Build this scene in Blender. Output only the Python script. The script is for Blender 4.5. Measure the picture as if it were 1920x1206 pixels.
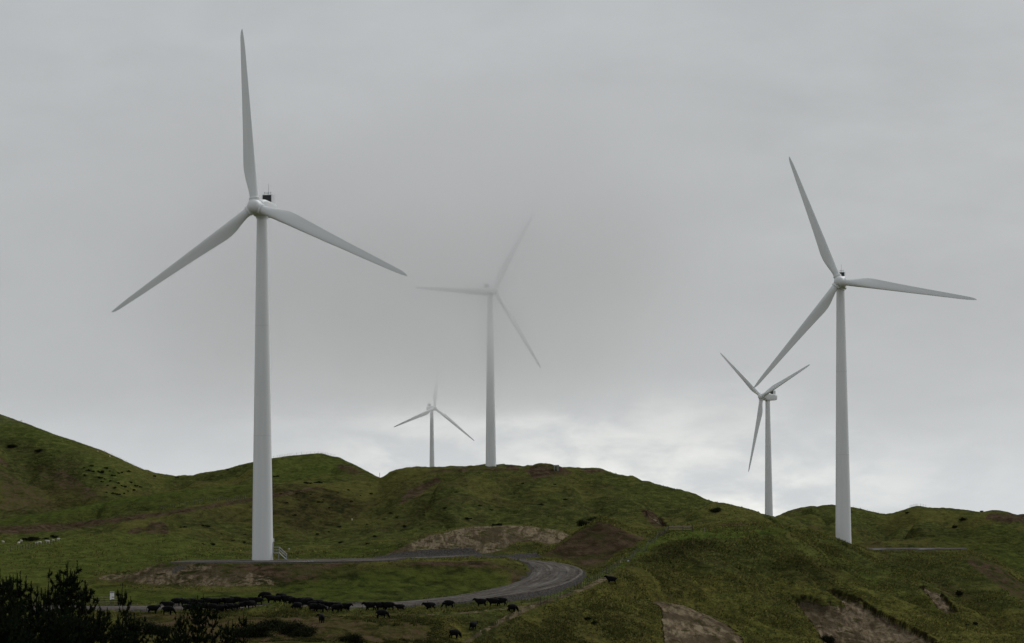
import bpy, bmesh, math, random
import numpy as np
from mathutils import Vector, Matrix

for o in list(bpy.data.objects):
    bpy.data.objects.remove(o)
random.seed(7)
RNG = np.random.default_rng(11)
S = bpy.context.scene
C = S.collection
R = math.radians

# ------------------------------------------------------------------ camera
F = 5333.333                       # focal length in photo pixels (100 mm on 36 mm)
PHI = math.atan(277.0 / F)         # camera pitch
cam = bpy.data.objects.new('camera', bpy.data.cameras.new('camera'))
C.objects.link(cam)
cam.data.lens = 100.0
cam.data.sensor_width = 36.0
cam.data.clip_start = 0.5
cam.data.clip_end = 30000.0
cam.location = (0, 0, 0)
RHO = R(0.35)                      # the camera leans a little
cam.rotation_euler = (Matrix.Rotation(R(90) + PHI, 3, 'X') @ Matrix.Rotation(-RHO, 3, 'Z')).to_euler()
S.camera = cam
S.render.resolution_x, S.render.resolution_y = 1024, 643

# ------------------------------------------------------------------ exposure and sampling
S.view_settings.view_transform = 'Standard'
S.view_settings.look = 'None'
S.view_settings.exposure = 0.0
S.view_settings.gamma = 1.0
S.render.engine = 'CYCLES'
S.cycles.use_denoising = True
S.cycles.max_bounces = 14
S.cycles.diffuse_bounces = 3
S.cycles.glossy_bounces = 3
S.cycles.volume_bounces = 12
S.cycles.transparent_max_bounces = 8
S.cycles.volume_step_rate = 1.0
S.cycles.volume_max_steps = 256

# ------------------------------------------------------------------ node helpers
class NT:
    def __init__(self, tree):
        self.t = tree
    def n(self, kind, **kw):
        nd = self.t.nodes.new(kind)
        for k, v in kw.items():
            setattr(nd, k, v)
        return nd
    def link(self, a, b):
        self.t.links.new(a, b)
    def put(self, sock, v):
        if hasattr(v, 'is_linked') or isinstance(v, bpy.types.NodeSocket):
            self.t.links.new(v, sock)
        elif isinstance(v, (tuple, list)) and len(v) == 3 and sock.type == 'RGBA':
            sock.default_value = (*v, 1)
        else:
            sock.default_value = v
    def math(self, op, a, b=0.0, c=None, clamp=False):
        nd = self.n('ShaderNodeMath', operation=op, use_clamp=clamp)
        self.put(nd.inputs[0], a); self.put(nd.inputs[1], b)
        if c is not None: self.put(nd.inputs[2], c)
        return nd.outputs[0]
    def ss(self, v, a, b, lo=0.0, hi=1.0):
        nd = self.n('ShaderNodeMapRange', interpolation_type='SMOOTHSTEP')
        self.put(nd.inputs['Value'], v)
        nd.inputs['From Min'].default_value = a; nd.inputs['From Max'].default_value = b
        nd.inputs['To Min'].default_value = lo; nd.inputs['To Max'].default_value = hi
        return nd.outputs['Result']
    def mix(self, f, a, b):
        nd = self.n('ShaderNodeMix', data_type='RGBA')
        self.put(nd.inputs[0], f); self.put(nd.inputs[6], a); self.put(nd.inputs[7], b)
        return nd.outputs[2]
    def noise(self, vec, scale, detail=4.0, rough=0.55, dist=0.0):
        nd = self.n('ShaderNodeTexNoise')
        self.put(nd.inputs['Vector'], vec)
        nd.inputs['Scale'].default_value = scale; nd.inputs['Detail'].default_value = detail
        nd.inputs['Roughness'].default_value = rough; nd.inputs['Distortion'].default_value = dist
        return nd.outputs['Fac']
    def scale(self, vec, s, rot=(0, 0, 0)):
        nd = self.n('ShaderNodeMapping')
        self.put(nd.inputs['Vector'], vec)
        nd.inputs['Scale'].default_value = s
        nd.inputs['Rotation'].default_value = rot
        return nd.outputs[0]

# ------------------------------------------------------------------ world: thick overcast
SUN_EL, SUN_AZ = R(42), R(48)      # behind the cloud, ahead of the camera and to the right
world = bpy.data.worlds.new('World')
S.world = world
world.use_nodes = True
w = NT(world.node_tree)
world.node_tree.nodes.clear()
geo = w.n('ShaderNodeTexCoord').outputs['Generated']
sx = w.n('ShaderNodeSeparateXYZ'); w.link(geo, sx.inputs[0])
el, az = sx.outputs['Z'], sx.outputs['X']
ahead = w.ss(sx.outputs['Y'], 0.55, 0.97)
big = w.noise(w.scale(geo, (7, 7, 17)), 1.0, 5.0, 0.5, 0.25)
mid = w.noise(w.scale(geo, (18, 18, 42)), 1.0, 5.0, 0.55, 0.3)
fine = w.noise(w.scale(geo, (40, 40, 95)), 1.0, 4.0, 0.6, 0.3)
wob = w.math('ADD', w.math('MULTIPLY', w.math('SUBTRACT', big, 0.5), 0.08), w.math('MULTIPLY', w.math('SUBTRACT', mid, 0.5), 0.05))
elw = w.math('ADD', el, wob)
ramp = w.n('ShaderNodeValToRGB')
w.link(w.math('MULTIPLY_ADD', elw, 2.0, 0.1), ramp.inputs[0])   # 0.1 is the horizon
cr = ramp.color_ramp
cr.interpolation = 'B_SPLINE'
stops = [(0.0, .68), (0.085, .68), (0.14, .56), (0.205, .465), (0.30, .475), (0.42, .505), (0.7, .42), (1.0, .40)]
cr.elements[0].position = stops[0][0]; cr.elements[1].position = stops[-1][0]
for p, v in stops[1:-1]: cr.elements.new(p)
for e_, (p, v) in zip(cr.elements, stops):
    e_.color = (v * 0.988, v * 1.021, v * 1.044, 1)
base = ramp.outputs[0]
# brighter breaks low over the hills
dx = w.math('SUBTRACT', az, 0.045)
gx = w.math('POWER', 2.718, w.math('MULTIPLY', w.math('MULTIPLY', dx, dx), -170.0))
dx2 = w.math('SUBTRACT', az, -0.035)
gx = w.math('MAXIMUM', gx, w.math('MULTIPLY', w.math('POWER', 2.718, w.math('MULTIPLY', w.math('MULTIPLY', dx2, dx2), -420.0)), 0.9))
gz = w.ss(elw, -0.016, 0.036, 1.0, 0.0)
brk = w.math('MULTIPLY', w.math('MULTIPLY', gx, gz), w.ss(w.math('ADD', w.math('MULTIPLY', mid, .75), w.math('MULTIPLY', fine, .25)), 0.40, 0.60))
brk = w.math('MULTIPLY', w.math('MULTIPLY', brk, 1.0), ahead)
tint = w.mix(brk, base, (1.02, 1.02, .96))
side = w.ss(sx.outputs['Y'], -0.7, 0.6, 1.04, 1.0)            # sky behind the camera is raised a little to light the towers
mod = w.math('MULTIPLY', side, w.math('ADD', 0.775, w.math('ADD', w.math('MULTIPLY', big, 0.20), w.math('ADD', w.math('MULTIPLY', mid, 0.19), w.math('MULTIPLY', fine, 0.08)))))
vm = w.n('ShaderNodeVectorMath', operation='SCALE')
w.link(tint, vm.inputs[0]); w.link(mod, vm.inputs['Scale'])
vm2 = w.n('ShaderNodeVectorMath', operation='SCALE')            # Background strength is 0.1
w.link(vm.outputs[0], vm2.inputs[0]); vm2.inputs['Scale'].default_value = 10.0
sky = w.n('ShaderNodeTexSky', sky_type='NISHITA', sun_disc=False)
sky.sun_elevation = SUN_EL
sky.sun_rotation = SUN_AZ
sky.dust_density = 4.0
skymix = w.mix(0.96, sky.outputs[0], vm2.outputs[0])           # the cloud deck hides nearly all of the clear sky
bg = w.n('ShaderNodeBackground'); w.link(skymix, bg.inputs[0]); bg.inputs[1].default_value = 0.1
out = w.n('ShaderNodeOutputWorld'); w.link(bg.outputs[0], out.inputs[0])

sun = bpy.data.objects.new('sun', bpy.data.lights.new('sun', 'SUN'))
C.objects.link(sun)
sun.data.energy = 1.35
sun.data.angle = R(38)
sun.data.color = (1.0, 1.0, 1.0)
sun.rotation_euler = Vector((-math.sin(SUN_AZ) * math.cos(SUN_EL), -math.cos(SUN_AZ) * math.cos(SUN_EL), -math.sin(SUN_EL))).to_track_quat('-Z', 'Y').to_euler()

# ------------------------------------------------------------------ pixel <-> place
cP, sP, cR, sR = math.cos(PHI), math.sin(PHI), math.cos(RHO), math.sin(RHO)
def level(u, v):
    a = (np.asarray(u, float) - 960) / F; b = (603 - np.asarray(v, float)) / F
    return cR * a + sR * b, -sR * a + cR * b
def P(u, v, Y):
    """the place at distance Y that the photo shows at pixel (u, v)"""
    a, b = level(u, v)
    dy = cP - b * sP; dz = sP + b * cP
    k = np.asarray(Y, float) / dy
    return a * k, np.asarray(Y, float) + 0 * a, dz * k
def UV(x, y, z):
    d = y * cP + z * sP
    d = np.where(np.abs(d) < 1e-3, 1e-3, d)
    a, b = x / d, (-y * sP + z * cP) / d
    return 960 + F * (cR * a - sR * b), 603 - F * (sR * a + cR * b)

# ------------------------------------------------------------------ noise
def _hash(ix, iy, seed):
    h = (ix.astype(np.uint32) * np.uint32(374761393) + iy.astype(np.uint32) * np.uint32(668265263) + np.uint32(seed * 144665 + 1013))
    h = (h ^ (h >> np.uint32(13))) * np.uint32(1274126177)
    return h ^ (h >> np.uint32(16))
def perlin(x, y, seed=0):
    xi = np.floor(x); yi = np.floor(y)
    xf = x - xi; yf = y - yi
    xi = xi.astype(np.int64); yi = yi.astype(np.int64)
    u = xf * xf * xf * (xf * (xf * 6 - 15) + 10); v = yf * yf * yf * (yf * (yf * 6 - 15) + 10)
    def g(ax, ay, fx, fy):
        a = _hash(ax, ay, seed).astype(np.float64) * (2 * math.pi / 4294967296.0)
        return np.cos(a) * fx + np.sin(a) * fy
    n00 = g(xi, yi, xf, yf); n10 = g(xi + 1, yi, xf - 1, yf)
    n01 = g(xi, yi + 1, xf, yf - 1); n11 = g(xi + 1, yi + 1, xf - 1, yf - 1)
    return ((n00 + u * (n10 - n00)) + v * ((n01 + u * (n11 - n01)) - (n00 + u * (n10 - n00)))) * 1.5
def fbm(x, y, octs, seed=0, gain=0.5):
    s = 0; a = 1.0
    for k in range(octs):
        s = s + a * perlin(x * 2 ** k + 17.3 * k, y * 2 ** k - 9.1 * k, seed + k)
        a *= gain
    return s
def sstep(x, a, b):
    t = np.clip((x - a) / (b - a), 0, 1)
    return t * t * (3 - 2 * t)

def poly_sd(px, py, poly):
    """signed distance to a polygon, negative inside"""
    poly = np.asarray(poly, float)
    d = np.full(px.shape, 1e18); inside = np.zeros(px.shape, bool)
    n = len(poly)
    for i in range(n):
        x1, y1 = poly[i]; x2, y2 = poly[(i + 1) % n]
        ex, ey = x2 - x1, y2 - y1
        t = np.clip(((px - x1) * ex + (py - y1) * ey) / (ex * ex + ey * ey + 1e-12), 0, 1)
        d = np.minimum(d, (px - x1 - t * ex) ** 2 + (py - y1 - t * ey) ** 2)
        c = ((y1 > py) != (y2 > py)) & (px < (x2 - x1) * (py - y1) / (y2 - y1 + 1e-15) + x1)
        inside ^= c
    d = np.sqrt(d)
    return np.where(inside, -d, d)
def line_near(px, py, pts, vals):
    """distance to a polyline and the value interpolated along it"""
    d = np.full(px.shape, 1e18); out_ = [np.zeros(px.shape) for _ in vals]
    for i in range(len(pts) - 1):
        x1, y1 = pts[i]; x2, y2 = pts[i + 1]
        ex, ey = x2 - x1, y2 - y1
        t = np.clip(((px - x1) * ex + (py - y1) * ey) / (ex * ex + ey * ey + 1e-12), 0, 1)
        dd = (px - x1 - t * ex) ** 2 + (py - y1 - t * ey) ** 2
        m = dd < d
        d = np.where(m, dd, d)
        for k, va in enumerate(vals):
            out_[k] = np.where(m, va[i] + t * (va[i + 1] - va[i]), out_[k])
    return np.sqrt(d), out_
def spline(pts, n):
    """Catmull-Rom through the points"""
    pts = np.asarray(pts, float)
    p = np.vstack([2 * pts[0] - pts[1], pts, 2 * pts[-1] - pts[-2]])
    res = []
    for i in range(1, len(p) - 2):
        for t in np.linspace(0, 1, n, endpoint=False):
            a, b, c, d = p[i - 1], p[i], p[i + 1], p[i + 2]
            res.append(0.5 * (2 * b + (c - a) * t + (2 * a - 5 * b + 4 * c - d) * t * t + (3 * b - a - 3 * c + d) * t ** 3))
    res.append(pts[-1])
    return np.array(res)

# ------------------------------------------------------------------ the lie of the land
# each line: (u, v, distance), from near to far; between the lines the ground is interpolated
LINES = [
 [(-300,1206,440),(600,1206,440),(860,1206,470),(1100,1206,520),(1300,1206,555),(1640,1206,565),(1920,1206,570),(2300,1230,570)],
 [(-300,1150,487),(640,1150,487),(860,1150,492),(960,1140,506),(1060,1116,526),(1100,1102,538),(1180,1078,556),(1260,1066,582),(1440,1072,606),(1640,1098,636),(1830,1122,645),(1920,1146,640),(2300,1190,640)],
 [(-300,1131,506),(640,1130,508),(860,1124,522),(960,1106,545),(1060,1080,576),(1100,1066,590),(1180,1038,606),(1260,1002,624),(1350,992,642),(1440,989,655),(1500,992,670),(1560,1009,690),(1600,1024,702),(1640,1038,712),(1740,1038,714),(1830,1039,712),(1870,1060,702),(1900,1085,692),(1920,1101,686),(2300,1180,680)],
 [(-300,1080,560),(0,1084,556),(200,1096,548),(400,1103,541),(600,1101,541),(700,1094,545),(860,1074,564),(960,1056,590),(1060,1052,608),(1100,1048,618),(1180,1030,636),(1260,1002,656),(1350,992,668),(1440,988,685),(1500,993,700),(1560,1030,728),(1640,1036,752),(1740,1036,754),(1830,1036,752),(1870,1056,746),(1920,1084,740),(2300,1150,740)],
 [(-300,1010,740),(0,1017,740),(100,1013,740),(200,1007,740),(300,1009,738),(400,1027,700),(480,1038,672),(560,1042,660),(700,1043,646),(860,1038,646),(960,1034,650),(1060,1026,660),(1180,1014,690),(1260,999,700),(1350,990,710),(1440,984,730),(1500,1010,790),(1560,1064,820),(1740,1070,830),(1920,1092,830),(2300,1120,830)],
 [(-300,1012,850),(0,1016,850),(100,1012,850),(200,1006,850),(300,1006,850),(400,1014,850),(480,1020,860),(560,1014,880),(700,1000,900),(860,992,900),(960,986,900),(1060,980,900),(1180,976,890),(1260,976,870),(1350,975,860),(1440,977,860),(1500,1020,930),(1560,1062,960),(1740,1068,960),(1920,1078,960),(2300,1090,960)],
 [(-300,990,960),(0,986,960),(200,972,965),(330,962,970),(480,950,985),(560,950,990),(640,947,1000),(700,938,1000),(760,925,1000),(860,926,1000),(960,924,1000),(1060,922,1000),(1180,926,990),(1260,938,965),(1350,954,930),(1440,972,910),(1500,1014,1020),(1560,1040,1070),(1740,1043,1080),(1850,1050,1080),(1920,1056,1080),(2300,1060,1080)],
 [(-300,985,1085),(0,975,1085),(100,961,1085),(200,940,1085),(260,932,1085),(330,922,1085),(420,914,1085),(480,908,1085),(560,904,1085),(640,903,1080),(690,901,1080),(712,897,1080),(735,887,1085),(755,881,1085),(810,879,1088),(900,876,1088),(950,876,1088),(1000,877,1088),(1050,879,1085),(1120,880,1080),(1150,888,1075),(1200,902,1060),(1280,922,1035),(1340,938,1010),(1400,954,980),(1450,968,955),(1480,980,1045),(1560,1012,1180),(1740,1008,1200),(1920,1012,1200),(2300,1010,1200)],
 [(-300,990,1150),(0,981,1150),(200,948,1150),(330,930,1150),(480,914,1150),(560,908,1150),(640,907,1150),(712,901,1150),(755,881,1150),(900,876,1150),(1120,880,1150),(1200,904,1130),(1280,926,1110),(1340,944,1090),(1400,962,1070),(1450,976,1060),(1480,982,1150),(1560,1004,1260),(1740,998,1280),(1920,1004,1280),(2300,1000,1280)],
 [(-300,700,1420),(0,776,1420),(50,795,1420),(100,813,1420),(150,830,1420),(200,849,1420),(240,868,1415),(280,886,1400),(330,896,1390),(400,885,1370),(470,868,1360),(520,858,1350),(560,853,1350),(600,851,1350),(640,860,1350),(680,880,1350),(712,898,1350),(760,925,1380),(900,945,1400),(1100,960,1400),(1300,985,1420),(1400,995,1450),(1440,990,1470),(1456,966,1490),(1500,952,1500),(1560,947,1500),(1610,953,1500),(1660,967,1500),(1690,958,1500),(1720,948,1500),(1750,952,1500),(1800,957,1500),(1850,962,1500),(1920,970,1500),(2300,985,1500)],
 [(-300,740,1600),(0,815,1600),(200,885,1600),(400,905,1600),(600,890,1600),(712,915,1600),(900,945,1600),(1300,965,1600),(1456,985,1640),(1560,968,1680),(1660,978,1680),(1720,966,1680),(1920,985,1680),(2300,1000,1680)],
 [(-300,950,2000),(700,952,2000),(900,952,2000),(1300,1000,2000),(2300,1010,2000)],
]
dt = 0.0003
t_in = np.arange(-0.192, 0.1921, dt)
t_out = np.array([0.2, 0.215, 0.24, 0.28, 0.34, 0.45, 0.6, 0.8, 1.1, 1.6, 2.4, 3.5])
TT = np.concatenate([-t_out[::-1], t_in, t_out])
YY = np.concatenate([np.array([-6000, -3000, -1500, -700, -300, -120, -50, -20, -8, -3, 0, 2, 5, 10, 20, 35, 55, 80, 110, 150, 200, 240, 280, 320]),
    np.arange(340, 430, 5), np.arange(430, 480, 1.4), np.arange(480, 650, 0.62), np.arange(650, 800, 0.95),
    np.arange(800, 1130, 1.7), np.arange(1130, 1520, 3.2), np.arange(1520, 1700, 9), np.arange(1700, 2300, 40), np.array([2400, 2700, 3200, 4000, 5500, 8000])])
WW = np.maximum(YY, 200.0)
nT, nY = len(TT), len(YY)
knY, knZ = [], []
def const_line(Yv, zl, zr):
    knY.append(np.full(nT, float(Yv))); knZ.append(zl + (zr - zl) * sstep(TT, -0.05, 0.12))
for Yv, zl, zr in ((-6000, -20, -20), (-200, 4, 4), (-20, -1.2, -1.2), (0, -1.7, -1.7), (12, -3.2, -3.2), (60, -11, -11), (200, -27, -30), (330, -33, -40)):
    const_line(Yv, zl, zr)
def smooth(a, k):
    if k < 2: return a
    w_ = np.hanning(k + 2)[1:-1]; w_ /= w_.sum()
    return np.convolve(np.pad(a, (k // 2, k - 1 - k // 2), mode='edge'), w_, 'valid')
for ln in LINES:
    u, v, D = np.array(ln, float).T
    x, y, z = P(u, v, D)
    t = x / y; e = z / y
    # monotone spacing, then light smoothing so the outline has no corners
    ei = np.interp(TT, t, e); Di = np.interp(TT, t, D)
    inn = slice(len(t_out), len(t_out) + len(t_in))
    ei[inn] = smooth(ei[inn], 27); Di[inn] = smooth(Di[inn], 81)
    knY.append(Di); knZ.append(ei * Di)
const_line(3000, -150, -150); const_line(8000, -420, -420)
KY = np.array(knY); KZ = np.array(knZ)
for k in range(1, len(KY)):
    KY[k] = np.maximum(KY[k], KY[k - 1] + 4)
# shape-preserving cubic along the distance, for all columns at once
h = np.diff(KY, axis=0); dl = np.diff(KZ, axis=0) / h
m = np.zeros_like(KY)
w1 = 2 * h[1:] + h[:-1]; w2 = h[1:] + 2 * h[:-1]
same = dl[1:] * dl[:-1] > 0
with np.errstate(divide='ignore', invalid='ignore'):
    hm = (w1 + w2) / (w1 / np.where(same, dl[:-1], 1) + w2 / np.where(same, dl[1:], 1))
m[1:-1] = np.where(same, hm, 0)
m[0] = dl[0]; m[-1] = dl[-1]
Z = np.zeros((nY, nT))
for k in range(len(KY) - 1):
    s = (YY[:, None] - KY[k][None]) / h[k][None]
    mk = (s >= 0) & (s <= 1) if k < len(KY) - 2 else (s >= 0)
    s = np.clip(s, 0, 1)
    zz = ((2 * s ** 3 - 3 * s ** 2 + 1) * KZ[k] + (s ** 3 - 2 * s ** 2 + s) * h[k] * m[k] + (-2 * s ** 3 + 3 * s ** 2) * KZ[k + 1] + (s ** 3 - s ** 2) * h[k] * m[k + 1])
    Z = np.where(mk, zz, Z)
X = TT[None, :] * WW[:, None]
Y2 = np.repeat(YY[:, None], nT, axis=1)

# heaps and knolls
def bump(cx, cy, rx, ry, hgt, power=1.0, rot=0.0):
    global Z
    c, s_ = math.cos(rot), math.sin(rot)
    dx_, dy_ = X - cx, Y2 - cy
    a = (dx_ * c + dy_ * s_) / rx; b = (-dx_ * s_ + dy_ * c) / ry
    r = np.sqrt(a * a + b * b)
    Z = Z + hgt * np.clip(1 - r ** power, 0, 1) ** (1.3)
def at(u, v, D):
    x, y, z = P(u, v, D); return float(x), float(y), float(z)

# natural roughness, calmer along the crests
calm = np.ones_like(Z)
for k_, w_ in ((8 + 7, 26.0), (8 + 9, 40.0), (8 + 2, 16.0)):
    calm *= 1 - .82 * np.exp(-((Y2 - KY[k_][None]) / w_) ** 2)
far = sstep(Y2, 380, 470)
Z += calm * far * 1.0 * fbm(X / 62, Y2 / 62, 3, 3) * (0.30 + 0.9 * sstep(Y2, 780, 900) * (1 - sstep(Y2, 1040, 1085) * 0.75))
# gullies running down the hill faces and small sheep terraces
hillface = sstep(Y2, 860, 930) * (1 - sstep(Y2, 1050, 1088)) + sstep(Y2, 1160, 1210) * (1 - sstep(Y2, 1310 + 150 * sstep(TT[None], .08, .1), 1360 + 140 * sstep(TT[None], .08, .1)))
Z -= hillface * 8.5 * np.clip(0.55 - np.abs(fbm(X / 46 + 0.25 * fbm(X / 30, Y2 / 60, 2, 21), Y2 / 190, 3, 8)), 0, 1) * sstep(X, -400, -330)
Z += sstep(Y2, 640, 780) * calm * (1.5 * (0.45 - np.abs(fbm(X / 30, Y2 / 52, 3, 25))) + .9 * fbm(X / 13, Y2 / 26, 3, 5))
Z += far * 0.2 * fbm(X / 9, Y2 / 9, 3, 5) + calm * far * 0.20 * fbm(X / 6.5, Y2 / 6.5, 4, 6)
nearhill = sstep(X / WW[:, None], 0.015, 0.05) * sstep(Y2, 470, 520) * (1 - sstep(Y2, 690, 705))
al, ac = X * .78 - Y2 * .62, X * .62 + Y2 * .78
Z += nearhill * (.3 + .7 * calm) * (2.2 * (.4 - np.abs(fbm(ac / 17, al / 60, 3, 14))) + 0.5 * fbm(ac / 5, al / 17, 3, 15))
GUL = np.zeros_like(Z)
def groove(pts, d0, wid, dep, tilt=0.0):
    """a gully along places given as (u, v, distance)"""
    global Z
    q = np.array([at(*p_) for p_ in pts]); q = spline(q, 6)
    sel = (np.abs(X - q[:, 0].mean()) < np.ptp(q[:, 0]) + 4 * wid) & (Y2 > q[:, 1].min() - 4 * wid) & (Y2 < q[:, 1].max() + 4 * wid)
    dd_, _ = line_near(X[sel] + 3 * fbm(X[sel] / 20, Y2[sel] / 20, 2, 77), Y2[sel], q[:, :2], [])
    gm_ = np.exp(-(dd_ / wid) ** 1.6)
    Z[sel] -= 1.45 * dep * gm_
    GUL[sel] = np.maximum(GUL[sel], np.exp(-(dd_ / (wid * .8)) ** 2))
groove([(10, 838, 1370), (60, 858, 1320), (120, 890, 1250), (170, 918, 1200), (205, 938, 1150)], 0, 16, 9.0)
groove([(712, 897, 1100), (690, 930, 1040), (640, 950, 1010), (590, 975, 960), (560, 1000, 900)], 0, 16, 6.0)
groove([(800, 892, 1075), (770, 930, 1020), (742, 965, 960), (720, 990, 920)], 0, 9, 3.5)
groove([(960, 900, 1060), (945, 940, 1000), (900, 985, 920)], 0, 11, 3.5)
groove([(1090, 895, 1065), (1110, 930, 1010), (1110, 970, 930)], 0, 13, 5.0)
groove([(1230, 925, 1020), (1245, 960, 940), (1262, 988, 840)], 0, 9, 4.0)
groove([(330, 900, 1380), (290, 925, 1300), (250, 940, 1200), (220, 944, 1140)], 0, 13, 6.0)
groove([(1520, 1016, 674), (1580, 1048, 656), (1650, 1085, 640), (1720, 1122, 628), (1800, 1166, 608)], 0, 5.5, 1.7)
groove([(1670, 1046, 700), (1735, 1075, 682), (1790, 1110, 660), (1840, 1150, 640), (1900, 1195, 604)], 0, 6.5, 2.0)
groove([(1300, 1012, 622), (1275, 1050, 596), (1245, 1100, 566), (1215, 1150, 545)], 0, 5.0, 1.2)
groove([(1400, 1040, 622), (1450, 1085, 602), (1478, 1120, 590)], 0, 5.0, 1.2)
groove([(1660, 970, 1480), (1650, 1000, 1380), (1640, 1030, 1250)], 0, 18, 7.0)
groove([(1790, 965, 1470), (1780, 1000, 1360), (1800, 1030, 1250)], 0, 15, 5.0)

cx, cy, _ = at(915, 1020, 662); bump(cx, cy, 29, 25, 5.9, 2.2)              # wide pale spoil mound
cx, cy, _ = at(1126, 1015, 622); bump(cx, cy, 15.5, 15, 8.6, 1.15)          # conical brown heap
cx, cy, _ = at(1024, 878, 1092); bump(cx, cy, 6.6, 8, 2.0, 3.0)             # heaps on the hilltop
cx, cy, _ = at(960, 876, 1092); bump(cx, cy, 2.2, 5, 1.0, 2.0)
cx, cy, _ = at(1876, 968, 1500); bump(cx, cy, 10, 14, 2.2, 2.4)
cx, cy, _ = at(1925, 972, 1500); bump(cx, cy, 7, 14, 1.6, 2.2)
cx, cy, _ = at(515, 1134, 489); bump(cx, cy, 6.5, 7, 1.35, 1.8)             # grassy hummock before the herd
cx, cy, _ = at(905, 1160, 482); bump(cx, cy, 3.0, 3.0, 0.7, 1.8)

# erosion slips: the turf drops to bare ground behind a ragged lip
SLIPS = [
 ([(1222,1152),(1230,1141),(1246,1140),(1258,1144),(1270,1138),(1279,1133),(1296,1142),(1312,1154),(1330,1170),(1350,1184),(1392,1208),(1410,1240),(1246,1240),(1236,1190)], 480, 610, 1.2),
 ([(1484,1120),(1500,1117),(1514,1117),(1532,1125),(1552,1128),(1570,1130),(1584,1131),(1562,1115),(1548,1106),(1562,1104),(1580,1109),(1600,1117),(1622,1127),(1640,1140),(1668,1155),(1700,1170),(1735,1187),(1766,1208),(1790,1240),(1560,1240),(1546,1206),(1530,1180),(1506,1146)], 480, 640, 1.5),
 ([(1724,1100),(1734,1092),(1750,1091),(1760,1100),(1768,1114),(1785,1130),(1797,1145),(1778,1152),(1752,1130),(1738,1114)], 540, 660, 1.1),
 ([(1204,958),(1222,958),(1236,966),(1248,982),(1258,990),(1240,986),(1222,974)], 760, 1000, 1.5),
]
U, V = UV(X, Y2, Z)
jag = 5.0 * fbm(X / 2.2, Y2 / 2.8, 3, 40)
inview = (np.abs(X / WW[:, None]) < 0.2) & (Y2 > 420)
slipmask = np.zeros_like(Z); lip = np.zeros_like(Z); lipzone = np.zeros_like(Z)
for poly, d0, d1, dep in SLIPS:
    sel = inview & (Y2 > d0) & (Y2 < d1)
    bb = np.array(poly); sel &= (U > bb[:, 0].min() - 20) & (U < bb[:, 0].max() + 20) & (V > bb[:, 1].min() - 15) & (V < bb[:, 1].max() + 30)
    sd = poly_sd(U[sel], V[sel], poly) + jag[sel] * 0.6
    mk = 1 - sstep(sd, -3.0, 0.3)
    Z[sel] -= dep * mk * (1.0 + 0.25 * fbm(X[sel] / 3, Y2[sel] / 5, 3, 33))
    slipmask[sel] = np.maximum(slipmask[sel], mk)
    lipzone[sel] = np.maximum(lipzone[sel], sd < 4.0)
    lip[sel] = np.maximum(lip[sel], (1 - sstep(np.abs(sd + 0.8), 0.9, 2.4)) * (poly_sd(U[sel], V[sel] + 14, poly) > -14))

# ------------------------------------------------------------------ engineered ground: pads and road
TURB = dict(T1=((478, 387), 16.2, 95.4, 561.8, 1.8), T5=((1574, 528), 9.9, 111.2, 745.6, 0.7), T3=((927, 545), -27.5, 60.0, 1125.7, 3.1),
            T4=((1428, 744), 51.5, 22.9, 1337.6, 2.1), T2=((815, 765), -31.6, 81.5, 1892.0, 3.3))
HUBH, OVER = 70.0, 3.9
def tbase(k):
    (hu, hv), psi, th, D, ka = TURB[k]
    x, y, z = at(hu, hv, D); psi = R(psi)
    return x + math.sin(psi) * OVER, y + math.cos(psi) * OVER, z - HUBH
b1, b5 = tbase('T1'), tbase('T5')
PAD1 = spline([(b1[0] - 17, 555), (b1[0] - 16, 564), (b1[0] - 8, 569), (b1[0] + 12, 571), (b1[0] + 24, 573), (b1[0] + 27, 566), (b1[0] + 22, 556), (b1[0] + 10, 552.5), (b1[0] - 8, 552)], 4)
zP1 = b1[2] - 0.02
PAD5 = [(b5[0] - 2, 742), (b5[0] + 8, 738), (b5[0] + 22, 736), (b5[0] + 29, 737), (b5[0] + 31, 741), (b5[0] + 32, 750), (b5[0] + 12, 753), (b5[0] - 4, 753)]
zP5 = b5[2] - 0.02
def pad_cut(poly, zp, fill, cut, sel):
    sd = poly_sd(X[sel], Y2[sel], poly)
    d = np.maximum(sd, 0)
    zz = np.clip(Z[sel], zp - d * fill, zp + d * cut)
    Z[sel] = np.where(sd < 0.4, zp - 0.10, zz)
    return sd
selA = (Y2 > 470) & (Y2 < 680) & (np.abs(X) < 140)
sdP1 = np.full_like(Z, 99.0); sdP1[selA] = pad_cut(PAD1, zP1, 0.36, 0.5, selA)
TOP1 = spline([(b1[0] - 19, 556), (b1[0] - 4, 553), (b1[0] + 20, 553), (b1[0] + 36, 555), (b1[0] + 45, 562), (b1[0] + 48, 572), (b1[0] + 46, 582), (b1[0] + 30, 580), (b1[0], 572)], 4)
d0_ = Z.copy(); pad_cut(TOP1, zP1 - .12, 0.36, 0.5, selA)
selB = (Y2 > 640) & (Y2 < 840) & (X > 30) & (X < 190)
sdP5 = np.full_like(Z, 99.0); sdP5[selB] = pad_cut(PAD5, zP5, 0.55, 0.5, selB)

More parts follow.
